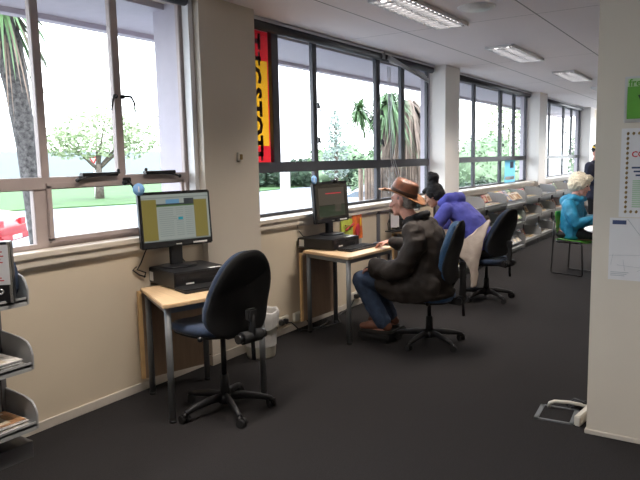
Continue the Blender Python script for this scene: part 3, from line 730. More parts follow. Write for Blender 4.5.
# rack in the near left corner
rack(-.10, .90, 'grey rack section left of the picture', (.20, .53, .885), topz=1.0, hgt=.15, depth=.28)
t0 = rack(.92, 1.93, 'grey rack at the left edge holding the binder', (.20, .53, .885), topz=1.0, hgt=.15, depth=.28)
random.seed(5)
for z, nm in ((.20, 'bottom'), (.53, 'middle')):
    for j, yy in enumerate((1.10, 1.42, 1.745)):
        for k in range(5):
            c = ['white', 'cream', 'grey', 'white', 'brown' if (z < .3) else 'white'][k]
            magazine((.195+random.uniform(-.006, .004), yy+random.uniform(-.008, .008), z+.0005+k*.0068), (0, 0, random.uniform(-.02, .02)), c,
                     '%s papers on the left rack\'s %s shelf, %s in the pile' % (c, nm, ['lowest', 'second lowest', 'middle', 'second from the top', 'topmost'][k]), 'papers on the left edge rack')
# binder and navy folder on its top shelf
t = thing('display_binder', 'black binder with a white label in red print, at the left edge', 'binder', (.245, 1.76, .886), R(-42))
mb = MB(); mb.box(-.033, .033, -.13, .13, 0, .315, M['bezel'], bev=.004); mb.build('cover', None, t)
mb = MB(); mb.box(.033, .0345, -.12, .118, .095, .300, M['paper'])
for (zz, ya, yb) in ((.262, .0, .09), (.240, -.02, .095), (.224, 0, .08), (.208, .02, .09), (.128, -.05, .08), (.115, -.05, .09)): mb.box(.0345, .0352, ya-.04, yb, zz, zz+.006, M['text_red'])
mb.build('label_sheet', None, t)
mb = MB(); mb.lathe([(.008, 0), (.016, 0), (.016, .003), (.008, .003), (.008, 0)], M['chrome'], 20, T=TR((.033, .07, .06), (0, R(90), 0))); mb.build('finger_ring', None, t)
MB().box(.033, .0342, .112, .128, .0, .314, M['chrome']).build('edge_strip', None, t)
t = thing('folder', 'navy rounded folder standing at the end of the left edge rack', 'folder', (.17, 1.895, .886), 0)
MB().prism(rrect(.20, .21, .06, 6, 0, .105), .045, M['navy_fabric'], bev=.006, T=Matrix(((1, 0, 0, 0), (0, 0, -1, .022), (0, 1, 0, 0), (0, 0, 0, 1)))).build('cover', None, t)

# long run of racks under windows 3 and 4
ys = [7.80, 8.83, 9.88, 10.93, 11.98, 13.03, 14.08, 15.13, 16.18, 17.23]
LV = (.14, .53, .86)
where = ['just beyond the hooded woman', 'behind the back of the third swivel chair', 'with faced out magazines, in the middle of the wall', 'right of the faced out magazines', 'left of the green chair', 'behind the green chair', 'behind the woman in turquoise', 'beyond the woman in turquoise', 'last but one before the far column']
whs = ['beyond the hooded woman', 'behind the third swivel chair', 'of the middle rack', 'right of the faced out rack', 'left of the green chair', 'behind the green chair', 'behind the turquoise jacket', 'beyond the turquoise jacket', 'near the far column']
random.seed(11)
for i, (a, b) in enumerate(zip(ys, ys[1:])):
    faced = (i == 2)
    xo = .10 if (8.0 < a < 9 or i in (0, 4, 5)) else .02
    xo = .11
    rack(a, b-.02, 'grey magazine rack '+where[i], LV, depth=.30, x0=xo, sloped=faced, hgt=.17)
    for lv, z in enumerate(LV):
        ln = ['bottom', 'middle', 'top'][lv]
        n_ = 5 if i < 6 else 3
        for k in range(n_):
            c = COVERS[(random.randrange(10))][0]; yy = a+.14+(b-a-.30)*k/(n_-1)
            nmb = 'magazine'
            if faced:
                # propped up, sloping back
                for q in range(2):
                    c = COVERS[random.randrange(10)][0]
                    px = xo+.10+q*.14; magazine((px, yy, z+.10-q*.035), (0, R(-52+180), 0) if False else (0, R(48), 0), c, '%s magazine propped face out, %s shelf, %s row, place %s' % (c, ln, 'back' if q == 0 else 'front', ['one', 'two', 'three', 'four', 'five'][k]), 'faced out magazines in the middle rack', .72)
            else:
                zz = z+.001; 
                for q in range(1 if i > 4 else 2):
                    c = COVERS[random.randrange(10)][0]
                    magazine((xo+.175+random.uniform(-.02, .02), yy, zz+q*.0075), (0, 0, random.uniform(-.03, .03)), c, '%s magazine lying on the %s shelf %s' % (c, ln, whs[i]), 'magazines lying on the grey racks', .60)
                if random.random() < .75:
                    c = COVERS[random.randrange(10)][0]
                    magazine((xo+.09, yy, z+.085), (0, R(-70)+PI, 0) if False else (0, R(62), 0), c, '%s magazine leaning on the %s shelf %s' % (c, ln, whs[i]), 'magazines leaning on the grey racks', .60)

# ================================================================== PIER POSTERS, FLOOR BOX
PY = 3.742
def onpier(x, z, e=0): return Matrix(((1, 0, 0, x), (0, 0, -1, PY-.0045-e), (0, 1, 0, z), (0, 0, 0, 1)))
t = thing('green_sign', 'green framed sign reading fre and w, top of the wall pier', 'sign', (3.07, PY, 1.86))
def loc_(o): return o
mb = MB(); mb.box(2.918-3.07, .152, -.008, -.001, -.118, .118, M['alu'], bev=.002); mb.build('frame', None, t)
mb = MB(); mb.box(-.138, .138, -.0105, -.008, -.10, .065, M['poster_green']); mb.box(-.138, .138, -.0105, -.008, .065, .106, M['poster_pale'])
text_into(mb, 'free', .052, M['poster_green'], Matrix(((1, 0, 0, -.132), (0, 0, -1, -.0112), (0, 1, 0, .083), (0, 0, 0, 1))), 'LEFT', bold=.0012)
text_into(mb, 'WiFi', .075, M['text_dark'], Matrix(((1, 0, 0, -.085), (0, 0, -1, -.0112), (0, 1, 0, -.01), (0, 0, 0, 1))), 'LEFT', bold=.002)
mb.build('panel', None, t)
t = thing('notice_poster', 'white notice with a border of brown dots and red heading, middle of the pier', 'poster', (3.06, PY, 1.48))
mb = MB(); mb.box(-.150, .155, -.004, -.001, -.235, .232, M['paper']); mb.build('sheet', None, t)
mb = MB()
for k in range(17):
    z = .205-k*.0257
    for x in (-.118, .122): mb.ball((x, -.005, z), (.008, .0015, .009), M['gold'], 1)
for k in range(10):
    for z in (.205, -.206): mb.ball((-.118+k*.0266, -.005, z), (.008, .0015, .009), M['gold'], 1)
mb.build('border', None, t)
mb = MB(); tl = lambda x, z: Matrix(((1, 0, 0, x), (0, 0, -1, -.0052), (0, 1, 0, z), (0, 0, 0, 1)))
text_into(mb, 'FREE', .045, M['text_red'], tl(-.045, .165), 'LEFT', bold=.001)
text_into(mb, 'COMPUTER', .042, M['text_red'], tl(-.098, .095), 'LEFT', bold=.001)
text_into(mb, 'USE', .036, M['text_red'], tl(-.04, .055), 'LEFT', bold=.001)
for k in range(3): mb.box(-.095+.01*k, .09, -.0052, -.004, .022-k*.02, .031-k*.02, M['text_navy'])
for k in range(14): mb.box(-.088, .02+.06*random.random(), -.0052, -.004, -.045-k*.0105, -.040-k*.0105, M['text_green'])
mb.build('print', None, t)
t = thing('map_sheet', 'white street map sheet, lowest on the wall pier', 'map', (3.06, PY, 1.075))
mb = MB(); mb.box(-.192, .20, -.004, -.001, -.172, .165, M['paper']); mb.build('sheet', None, t)
mb = MB(); mb.box(-.178, -.110, -.0052, -.004, .130, .152, M['text_navy'])
def ln(p, q, w_=.002, m_=None):
    a = Vector((p[0], -.0048, p[1])); b = Vector((q[0], -.0048, q[1])); mb.tube([a, b], w_, m_ or M['text_grey'], 4)
ln((-.105, .16), (.02, -.01), .0012); ln((-.19, -.04), (.19, -.02), .0008); ln((-.12, -.06), (-.11, -.12), .0008); ln((-.05, -.12), (.10, -.03), .001); ln((.0, -.09), (.12, -.11), .0008); ln((-.15, -.09), (-.03, -.10), .0008); ln((-.17, -.03), (-.18, -.09), .0008); ln((.03, -.06), (.0, -.14), .0008); ln((-.02, .05), (.08, .09), .0008)
mb.prism([(-.012, .035), (.05, .06), (.14, -.04), (.05, -.08), (.02, -.01)], .001, M['text_green'], T=Matrix(((1, 0, 0, 0), (0, 0, -1, -.0045), (0, 1, 0, 0), (0, 0, 0, 1))))
for k in range(3): mb.box(-.18, -.09-.01*k, -.0052, -.004, -.132-k*.009, -.128-k*.009, M['text_grey'])
mb.build('print', None, t)

t = thing('floor_box', 'square grey rimmed floor access box with a cable, beside the wall pier', 'floor box', (2.577, 3.93, 0), R(4))
mb = MB()
for (a, b, c, d) in ((-.115, .115, -.125, -.105), (-.115, .115, .105, .125), (-.115, -.088, -.125, .125), (.088, .115, -.125, .125)): mb.box(a, b, c, d, 0, .008, M['steel'], bev=.002)
mb.build('rim', None, t); MB().box(-.09, .09, -.106, .106, 0, .005, M['carpet']).build('lid', None, t)
mb = MB(); mb.tube([(-.065, .10, .006), (-.055, .09, .035), (-.03, .10, .045), (.05, .13, .042), (.12, .14, .035), (.17, .13, .03)], .011, M['offwhite'], 10)
o = mb.build('cable', None, t)
t = thing('power_strip', 'cream power board standing on edge between the floor box and pier', 'power board', (2.735, 3.93, 0), R(82))
MB().box(-.12, .12, -.018, .018, 0, .062, M['offwhite'], bev=.005).build('body', None, t)
mb = MB(); 
for k in range(4): mb.box(-.09+k*.05, -.065+k*.05, .018, .020, .02, .045, M['sticker'])
mb.build('socket_face', None, t)
mb = MB(); random.seed(2)
mb.tube([(2.60, 4.08, .012), (2.64, 4.12, .05), (2.69, 4.07, .06), (2.73, 4.09, .03), (2.76, 4.15, .012)], .007, seg=8); mb.tube([(2.58, 4.13, .008), (2.66, 4.16, .03), (2.70, 4.10, .02), (2.66, 4.08, .012), (2.74, 4.22, .008)], .007, seg=8)
mb.tube([(2.63, 4.06, .010), (2.68, 4.10, .035), (2.72, 4.14, .05), (2.765, 4.10, .04)], .006, seg=8)
o = mb.build('power_cable', M['bezel']); tag(o, 'tangle of black cables on the carpet by the floor box', 'cable')

# ================================================================== PEOPLE
def blob(name, prims, m_, parent, voxel=.009, smooth=4, wrinkle=0, wscale=9, seed=0, paint=None):
    mb = MB()
    def ell(c, r, rot=None):
        bm2 = bmesh.new(); bmesh.ops.create_icosphere(bm2, subdivisions=3, radius=1)
        for v in bm2.verts: v.co = Vector((v.co.x*r[0], v.co.y*r[1], v.co.z*r[2]))
        Tm = Matrix.Translation(c) @ (rot if rot is not None else Matrix.Identity(4)); mb.add(bm2, None, Tm)
    for p in prims:
        if p[0] == 'e': ell(Vector(p[1]), p[2], p[3] if len(p) > 3 else None)
        elif p[0] == 'c':
            pts, rad = [Vector(q) for q in p[1]], p[2]
            for i in range(len(pts)-1):
                a, b = pts[i], pts[i+1]; ra, rb = rad[i], rad[i+1]
                bm2 = bmesh.new(); bmesh.ops.create_cone(bm2, cap_ends=True, segments=20, radius1=ra, radius2=rb, depth=(b-a).length)
                q = (b-a).to_track_quat('Z', 'Y').to_matrix().to_4x4(); mb.add(bm2, None, Matrix.Translation((a+b)/2) @ q)
            for a, ra in zip(pts, rad): ell(a, (ra, ra, ra))
        elif p[0] == 'l':   # loft of ellipsoids
            st = p[1]
            for (c0, r0), (c1, r1) in zip(st, st[1:]):
                for k in range(7):
                    f = k/6; ell(Vector(c0).lerp(Vector(c1), f), tuple(r0[j]*(1-f)+r1[j]*f for j in range(3)))
    me = bpy.data.meshes.new(name); mb.bm.to_mesh(me); mb.bm.free()
    ob = bpy.data.objects.new(name, me); COL.objects.link(ob)
    rm = ob.modifiers.new('r', 'REMESH'); rm.mode = 'VOXEL'; rm.voxel_size = voxel; rm.use_smooth_shade = True
    sm = ob.modifiers.new('s', 'SMOOTH'); sm.factor = .5; sm.iterations = smooth
    dg = bpy.context.evaluated_depsgraph_get(); new = bpy.data.meshes.new_from_object(ob.evaluated_get(dg))
    bpy.data.objects.remove(ob); bpy.data.meshes.remove(me)
    if wrinkle:
        new.update(); nr = [v.normal.copy() for v in new.vertices]
        for v, nn in zip(new.vertices, nr):
            q = v.co*wscale+Vector((seed, seed*2, 0)); d = noise.noise(Vector((q.x, q.y, q.z*1.0))); d2 = noise.noise(q*2.3+Vector((5, 1, 2)))
            d = (1-abs(d)*2.2)*.6+d2*.5
            v.co += nn*wrinkle*d
    ms = [m_]
    if paint:
        ms += [x[0] for x in paint]
    for x in ms: new.materials.append(x)
    for p in new.polygons:
        p.use_smooth = True
        if paint:
            c = p.center
            for i, (mm, test) in enumerate(paint):
                if test(c): p.material_index = i+1
    new.name = name
    o = bpy.data.objects.new(name, new); COL.objects.link(o); o.parent = parent
    return o
def head_prims(H, s=1.0):
    """H: matrix head frame (x forward, y left, z up) centred between the ears"""
    def P(x, y, z): return H @ Vector((x*s, y*s, z*s))
    rot = H.to_3x3().to_4x4()
    E = lambda c, r: ('e', P(*c), tuple(q*s for q in r), rot)
    pr = [E((-.012, 0, .035), (.098, .076, .092)), E((.02, 0, -.01), (.076, .064, .10)), E((.04, 0, -.072), (.05, .046, .045)), E((.072, 0, -.098), (.020, .024, .018)),
          E((.062, 0, -.055), (.034, .036, .04)), E((.080, 0, .040), (.018, .046, .02)), E((-.03, 0, -.02), (.065, .058, .08)),
          ('c', [P(.088, 0, .022), P(.106, 0, -.018), P(.112, 0, -.030)], [.008*s, .011*s, .013*s]), E((.098, .012, -.032), (.011, .008, .008)), E((.098, -.012, -.032), (.011, .008, .008)),
          E((.091, 0, -.060), (.010, .022, .006)), E((.089, 0, -.070), (.010, .019, .006))]
    for sd in (1, -1):
        pr += [E((-.004, sd*.076, -.005), (.020, .009, .032)), E((.058, sd*.038, -.022), (.028, .022, .022)), E((.080, sd*.031, .012), (.011, .013, .010))]
    return pr
def head_paint(H, s=1.0):
    Hi = H.inverted()
    def loc(c): return Hi @ c / s
    def eye(c): q = loc(c); return q.x > .078 and abs(abs(q.y)-.031) < .011 and abs(q.z-.012) < .0065
    def lip(c): q = loc(c); return q.x > .088 and abs(q.y) < .022 and -.073 < q.z < -.056
    return [(M['eye'], eye), (M['lip'], lip)]
def hand_prims(Hm, thumb=1, curl=.5, s=1.0):
    """Hm: frame at wrist, x towards fingers, z back of hand, y*thumb is the thumb side"""
    P = lambda x, y, z: Hm @ Vector((x*s, y*s*thumb, z*s)); rot = Hm.to_3x3().to_4x4()
    pr = [('e', P(.045, 0, -.002), (.048*s, .038*s, .016*s), rot), ('e', P(.02, .0, 0), (.03*s, .026*s, .018*s), rot), ('e', P(.035, .024, -.008), (.028*s, .014*s, .013*s), rot)]
    for k, (y, L, fan) in enumerate(((.030, .072, .10), (.010, .080, .02), (-.011, .074, -.05), (-.030, .058, -.14))):
        p = [P(.060, y*.9, 0)]; x, z, a = .082, .002, .15
        p.append(P(x, y, z))
        for f in (.45, .30, .25):
            a += curl*(.9); x += L*f*math.cos(a); z -= L*f*math.sin(a); p.append(P(x, y+fan*(x-.08), z))
        r = [.010, .0098, .0088, .0078, .0066]; pr.append(('c', p, [q*s for q in r]))
    pr.append(('c', [P(.022, .026, -.008), P(.045, .048, -.018), P(.066, .056, -.026), P(.084, .054, -.034)], [.013*s, .011*s, .0098*s, .008*s]))
    return pr
def frame(o, x, z):
    x = Vector(x).normalized(); z = Vector(z); y = z.cross(x).normalized(); z = x.cross(y)
    m_ = Matrix((x, y, z)).transposed().to_4x4(); m_.translation = Vector(o); return m_

# --- man in the brown hat (local x = the way he faces, local y = his left)
man = thing('person', 'man in a brown leather hat, dark coat and jeans at the dim monitor', 'person', (1.29, 4.93, 0), R(183))
HM = frame((.225, 0, 1.215), (1, .05, -.05), (0, 0, 1))
LW, RW = (.44, .17, .67), (.56, -.20, .815)
hl = frame((.42, .17, .665), (1, -.3, -.35), (.2, 0, 1)); hr = frame((.485, -.295, .83), (1, .05, -.22), (.1, 0, 1))
body = head_prims(HM) + [('c', [(.08, 0, .98), (.15, 0, 1.08), (.205, 0, 1.15)], [.075, .062, .058]),
    ('l', [((.0, 0, .54), (.13, .17, .10)), ((.0, 0, .72), (.115, .15, .12)), ((.05, 0, .90), (.12, .17, .12)), ((.075, 0, 1.0), (.08, .15, .06))]),
    ('c', [(.07, .19, .97), (.12, .23, .72), (.41, .17, .67)], [.05, .042, .03]), ('c', [(.07, -.19, .97), (.17, -.27, .78), (.47, -.295, .825)], [.05, .042, .028])]
for sd in (1, -1):
    body += [('c', [(0, sd*.09, .53), (.56, sd*.12, .53), (.37, sd*.11, .16)], [.07, .055, .04]), ('c', [(.37, sd*.11, .13), (.50, sd*.11, .12)], [.04, .03])]
body += hand_prims(hl, -1, .5) + hand_prims(hr, 1, .35)
blob('body', body, M['skin'], man, .0055, 3, paint=head_paint(HM))
# hair
Hh = lambda x, y, z: HM @ Vector((x, y, z))
blob('hair', [('e', Hh(-.05, 0, -.005), (.068, .074, .07), HM.to_3x3().to_4x4()), ('e', Hh(-.045, 0, .04), (.075, .078, .08), HM.to_3x3().to_4x4()), ('e', Hh(.012, .066, .035), (.012, .010, .02)), ('e', Hh(.012, -.066, .035), (.012, .010, .02))], M['grey_hair'], man, .007, 2, wrinkle=.004, wscale=60)
# hat
def hat(parent, T):
    h = MB(); N = 44; bm2 = bmesh.new()
    def ring(rx, ry, z, off=0, dip=0, brim=0):
        out = []
        for k in range(N):
            a = 2*PI*k/N; x, y = rx*math.cos(a)+off, ry*math.sin(a)
            zz = z+brim*(math.sin(a)**2)*.035-(brim*.018 if math.cos(a) > .6 else 0)
            if dip: zz -= dip*max(0, 1-(abs(y)/(ry*.75+1e-6))**2)*(.5+.5*math.cos(a*1) if False else 1)
            out.append(bm2.verts.new((x, y, zz)))
        return out
    rs = [ring(.100, .082, .000), ring(.150, .128, -.008, brim=.6), ring(.192, .160, -.014, brim=1.1), ring(.194, .162, -.010, brim=1.1), ring(.150, .128, .000, brim=.6), ring(.104, .086, .008),
          ring(.103, .084, .035), ring(.100, .078, .070), ring(.092, .068, .100), ring(.080, .056, .115), ring(.055, .034, .112, dip=.012), ring(.02, .01, .096)]
    mats_ = []
    for a, b in zip(rs, rs[1:]):
        for k in range(N): f = bm2.faces.new((a[k], a[(k+1) % N], b[(k+1) % N], b[k])); f.smooth = True
    bm2.faces.new(rs[-1]); bmesh.ops.recalc_face_normals(bm2, faces=bm2.faces[:])
    for v in bm2.verts:
        if v.co.z > .06 and v.co.x > .03: v.co.y *= 1-.25*min(1, (v.co.z-.06)/.04)*min(1, (v.co.x-.03)/.05)
    h.add(bm2, M['hat'], T)
    for f in h.bm.faces:
        c = T.inverted() @ f.calc_center_median()
        if Vector((c.x, c.y)).length > .115 or c.z < .006: f.material_index = 1
    h.mats = [M['hat'], M['hat_brim']]
    hb = h.build('hat', None, parent)
    b = MB(); b.lathe([(1.0, .008), (1.035, .012), (1.035, .034), (1.0, .038)], M['hat_band'], 44, T=T @ Matrix.Diagonal((.1045, .0855, 1, 1))); b.build('hat_band', None, hb)
hat(man, HM @ TR((-.005, 0, .062), (0, R(-25), 0)) @ Matrix.Diagonal((1.13, 1.13, 1.08, 1)))
# coat
coat = [('l', [((.02, 0, .50), (.21, .235, .09)), ((-.01, 0, .62), (.185, .225, .12)), ((-.02, 0, .78), (.165, .215, .14)), ((.02, 0, .92), (.16, .215, .12)), ((.065, 0, 1.02), (.11, .165, .07)), ((.11, 0, 1.075), (.085, .09, .035))]),
    ('c', [(.065, .185, .985), (.02, .235, .88), (.12, .255, .70), (.24, .23, .655), (.40, .185, .685)], [.085, .088, .080, .082, .060]),
    ('e', (.40, .185, .66), (.065, .06, .075)), ('e', (.33, .2, .63), (.09, .06, .07)),
    ('c', [(.065, -.185, .985), (.13, -.25, .82), (.17, -.28, .76), (.32, -.29, .80), (.445, -.295, .825)], [.085, .078, .070, .062, .048]),
    ('l', [((-.06, 0, .46), (.16, .23, .06)), ((.10, .13, .50), (.20, .12, .085)), ((.30, .14, .52), (.13, .105, .095))]),
    ('l', [((.02, .19, .55), (.20, .055, .12)), ((.12, .20, .47), (.24, .04, .08))]), ('l', [((.02, -.19, .55), (.20, .055, .12)), ((.25, -.17, .53), (.12, .09, .08))])]
blob('coat', coat, M['coat'], man, .010, 3, wrinkle=.014, wscale=8, seed=3)
blob('collar', [('c', [(.085, .09, 1.09), (.03, .06, 1.115), (.015, 0, 1.12), (.03, -.06, 1.115), (.085, -.09, 1.09), (.16, -.06, 1.06), (.185, -.03, 1.04)], [.030]*7), ('c', [(.085, .09, 1.09), (.15, .065, 1.065), (.19, .03, 1.04)], [.030]*3)], M['black_cloth'], man, .009, 3)
jn = []
for sd in (1, -1):
    dx = 0 if sd == 1 else .03
    jn += [('c', [(.02, sd*.09, .545), (.30, sd*.115, .545), (.565+dx, sd*.125, .545)], [.095, .088, .074]), ('c', [(.565+dx, sd*.125, .535), (.47+dx, sd*.12, .36), (.375+dx, sd*.11, .19)], [.078, .074, .070])]
jn += [('l', [((-.02, 0, .55), (.14, .19, .09)), ((.06, 0, .55), (.12, .18, .09))])]
blob('jeans', jn, M['jeans'], man, .010, 3, wrinkle=.008, wscale=11, seed=8)
for sd in (1, -1):
    dx = 0 if sd == 1 else .03; y = sd*.11
    s_ = blob('shoe', [('c', [(.34+dx, y, .155), (.36+dx, y, .195)], [.045, .045]), ('c', [(.325+dx, y, .145), (.43+dx, y, .148), (.51+dx, y*1.05, .137)], [.040, .044, .040]), ('e', (.54+dx, y*1.05, .132), (.05, .045, .032))], M['shoe'], man, .007, 3)
    MB().prism(rrect(.30, .095, .045, 6, .435+dx, y), .022, M['sole'], bev=.004, T=TR((0, 0, .091))).build('sole', None, s_)
# footrest
t = thing('footrest', 'low black footrest under the brown shoes of the man in the hat', 'footrest', (.86, 4.93, 0), 0)
MB().box(-.16, .14, -.18, .18, .03, .091, M['black_matt'], bev=.012).build('platform', None, t)
mb = MB(); mb.box(-.13, .11, -.16, .16, 0, .032, M['black_matt']); mb.build('support', None, t)

# --- woman in violet hoodie, leaning forward
wm = thing('person', 'woman with black hair in a bun and a violet blue hoodie, leaning over a desk', 'person', (1.08, 6.85, 0), R(180))
HW = frame((.555, .02, 1.145), (1, .1, -.55), (.5, 0, 1))
hw1 = frame((.70, .17, .79), (1, -.4, -.1), (0, 0, 1)); hw2 = frame((.70, -.17, .79), (1, .4, -.1), (0, 0, 1))
bd = head_prims(HW, .96)+[('c', [(.36, 0, 1.03), (.45, 0, 1.08), (.52, .01, 1.11)], [.07, .055, .05]), ('l', [((0, 0, .54), (.13, .16, .09)), ((.12, 0, .76), (.11, .14, .11)), ((.30, 0, .98), (.10, .15, .09))]),
    ('c', [(.33, .18, .98), (.46, .22, .74), (.69, .17, .785)], [.045, .038, .026]), ('c', [(.33, -.18, .98), (.46, -.22, .74), (.69, -.17, .785)], [.045, .038, .026])]
for sd in (1, -1): bd += [('c', [(0, sd*.09, .53), (.42, sd*.11, .52), (.40, sd*.11, .10)], [.07, .055, .04]), ('c', [(.40, sd*.11, .07), (.52, sd*.11, .04)], [.035, .03])]
bd += hand_prims(hw1, -1, .4, .92)+hand_prims(hw2, 1, .4, .92)
blob('body', bd, M['skin_dark'], wm, .0065, 3, paint=head_paint(HW, .96))
hp = lambda x, y, z: HW @ Vector((x, y, z))
rW = HW.to_3x3().to_4x4()
blob('hair', [('e', hp(-.035, 0, .045), (.105, .092, .095), rW), ('e', hp(-.06, 0, -.005), (.08, .088, .08), rW), ('e', hp(.035, 0, .095), (.06, .07, .03), rW), ('e', hp(.0, .075, .03), (.04, .02, .05), rW), ('e', hp(.0, -.075, .03), (.04, .02, .05), rW),
              ('c', [hp(-.05, 0, .12), hp(-.085, 0, .155)], [.06, .055]), ('e', hp(-.095, .0, .185), (.065, .065, .06), rW), ('e', hp(-.09, .01, .235), (.03, .035, .03), rW)], M['black_hair'], wm, .008, 2, wrinkle=.008, wscale=38)
blob('hoodie', [('l', [((-.02, 0, .60), (.15, .19, .09)), ((.02, 0, .72), (.155, .195, .12)), ((.12, 0, .86), (.15, .20, .12)), ((.24, 0, .98), (.135, .20, .11)), ((.33, 0, 1.05), (.10, .16, .08))]),
               ('c', [(.33, .175, 1.0), (.40, .235, .88), (.45, .235, .75), (.58, .20, .765), (.68, .175, .785)], [.080, .072, .062, .055, .042]), ('c', [(.33, -.175, 1.0), (.40, -.235, .88), (.45, -.235, .75), (.58, -.20, .765), (.68, -.175, .785)], [.080, .072, .062, .055, .042]),
               ('c', [(.42, .10, 1.07), (.34, .105, 1.13), (.27, .05, 1.13), (.25, 0, 1.12), (.27, -.05, 1.13), (.34, -.105, 1.13), (.42, -.10, 1.07)], [.045, .055, .06, .065, .06, .055, .045])], M['purple'], wm, .010, 3, wrinkle=.009, wscale=9, seed=4)
tp = [('l', [((-.05, 0, .55), (.15, .19, .08)), ((.05, 0, .54), (.14, .18, .09))])]
for sd in (1, -1): tp += [('c', [(.02, sd*.09, .54), (.43, sd*.115, .53)], [.09, .072]), ('c', [(.43, sd*.115, .52), (.40, sd*.11, .10)], [.072, .05])]
blob('trousers', tp, M['black_cloth'], wm, .012, 3)
for sd in (1, -1): blob('shoe', [('c', [(.38, sd*.11, .05), (.54, sd*.115, .045)], [.045, .04])], M['black'], wm, .008, 2)
# beige garment on the third chair: draped over the backrest side and trailing down
def cloth(name, rows, m_, th=.012):
    mb = MB(); bm2 = bmesh.new(); g_ = [[bm2.verts.new(p) for p in r_] for r_ in rows]
    for a, b in zip(g_, g_[1:]):
        for k in range(len(a)-1): bm2.faces.new((a[k], a[k+1], b[k+1], b[k])).smooth = True
    me = bpy.data.meshes.new('t'); bm2.to_mesh(me); bm2.free(); ob = bpy.data.objects.new('t', me); COL.objects.link(ob)
    s1 = ob.modifiers.new('s', 'SUBSURF'); s1.levels = 3; s1.render_levels = 3; s2 = ob.modifiers.new('o', 'SOLIDIFY'); s2.thickness = th; s2.offset = 0
    dg = bpy.context.evaluated_depsgraph_get(); new = bpy.data.meshes.new_from_object(ob.evaluated_get(dg)); bpy.data.objects.remove(ob)
    for v in new.vertices: v.co += Vector((1, 1, .2))*.010*noise.noise(v.co*14)
    new.materials.append(m_); o = bpy.data.objects.new(name, new); COL.objects.link(o); return o
o = cloth('jacket', [[(1.24, 6.72, .93), (1.17, 6.67, .87), (1.11, 6.63, .80), (1.06, 6.61, .75)], [(1.23, 6.64, .84), (1.13, 6.61, .73), (1.00, 6.59, .66), (.86, 6.58, .60)],
                     [(1.19, 6.61, .70), (1.12, 6.58, .60), (1.04, 6.57, .52), (.97, 6.57, .47)], [(1.155, 6.61, .54), (1.12, 6.58, .48), (1.08, 6.57, .45), (1.045, 6.58, .43)],
                     [(1.13, 6.60, .40), (1.115, 6.58, .36), (1.09, 6.57, .34), (1.07, 6.58, .33)], [(1.13, 6.60, .22), (1.115, 6.58, .19), (1.09, 6.57, .18), (1.07, 6.58, .18)]], M['beige_cloth'], .02)
tag(o, 'beige garment draped on the third swivel chair, trailing toward the floor', 'garment')

# --- woman in turquoise
wt = thing('person', 'pale blonde woman in a turquoise hooded jacket on the green chair', 'person', (1.56, 8.99, 0), R(0))
HT = frame((.13, 0, 1.175), (1, .0, -.25), (.25, 0, 1))
ht1 = frame((.40, .12, .76), (1, -.5, 0), (0, 0, 1)); ht2 = frame((.40, -.12, .76), (1, .5, 0), (0, 0, 1))
bt = head_prims(HT, 1.05)+[('c', [(.02, 0, .95), (.06, 0, 1.03), (.10, 0, 1.10)], [.075, .058, .055]), ('l', [((0, 0, .53), (.13, .17, .08)), ((-.01, 0, .74), (.11, .15, .11)), ((.01, 0, .92), (.10, .16, .09))]),
    ('c', [(.02, .18, .93), (.12, .23, .70), (.38, .13, .76)], [.045, .04, .028]), ('c', [(.02, -.18, .93), (.12, -.23, .70), (.38, -.13, .76)], [.045, .04, .028])]
for sd in (1, -1): bt += [('c', [(0, sd*.09, .52), (.40, sd*.10, .52), (.38, sd*.10, .10)], [.07, .055, .04]), ('c', [(.38, sd*.10, .06), (.50, sd*.10, .04)], [.035, .03])]
bt += hand_prims(ht1, -1, .4, .92)+hand_prims(ht2, 1, .4, .92)
blob('body', bt, M['skin'], wt, .0075, 3, paint=head_paint(HT, 1.05))
rT = HT.to_3x3().to_4x4(); hq = lambda x, y, z: HT @ Vector((x, y, z))
blob('hair', [('e', hq(-.035, 0, .05), (.135, .118, .125), rT), ('e', hq(-.07, 0, .0), (.095, .105, .10), rT), ('e', hq(.05, 0, .115), (.07, .085, .045), rT), ('e', hq(.01, .085, .035), (.05, .028, .06), rT), ('e', hq(.01, -.085, .035), (.05, .028, .06), rT)], M['blonde_hair'], wt, .010, 2, wrinkle=.014, wscale=26)
blob('jacket', [('l', [((.06, 0, .50), (.16, .19, .05)), ((.03, 0, .62), (.15, .195, .12)), ((.03, 0, .78), (.145, .20, .13)), ((.04, 0, .92), (.13, .20, .09)), ((.05, 0, .99), (.10, .13, .06))]),
    ('c', [(.02, .18, .93), (.08, .245, .80), (.14, .25, .69), (.26, .20, .72), (.36, .14, .755)], [.085, .078, .070, .062, .048]), ('c', [(.02, -.18, .93), (.08, -.245, .80), (.14, -.25, .69), (.26, -.20, .72), (.36, -.14, .755)], [.085, .078, .070, .062, .048]),
    ('c', [(.15, .08, 1.0), (.06, .11, 1.02), (-.03, .08, 1.0), (-.065, 0, .97), (-.03, -.08, 1.0), (.06, -.11, 1.02), (.15, -.08, 1.0)], [.04, .048, .058, .068, .058, .048, .04])], M['cyan'], wt, .011, 3, wrinkle=.010, wscale=9, seed=2)
tp = [('l', [((-.03, 0, .53), (.15, .18, .07)), ((.05, 0, .53), (.14, .17, .07))])]
for sd in (1, -1): tp += [('c', [(.02, sd*.09, .54), (.41, sd*.105, .54)], [.082, .070]), ('c', [(.41, sd*.105, .52), (.38, sd*.10, .10)], [.070, .05])]
blob('trousers', tp, M['black_cloth'], wt, .012, 3)
for sd in (1, -1): blob('shoe', [('c', [(.36, sd*.10, .05), (.52, sd*.105, .045)], [.045, .04])], M['black'], wt, .008, 2)

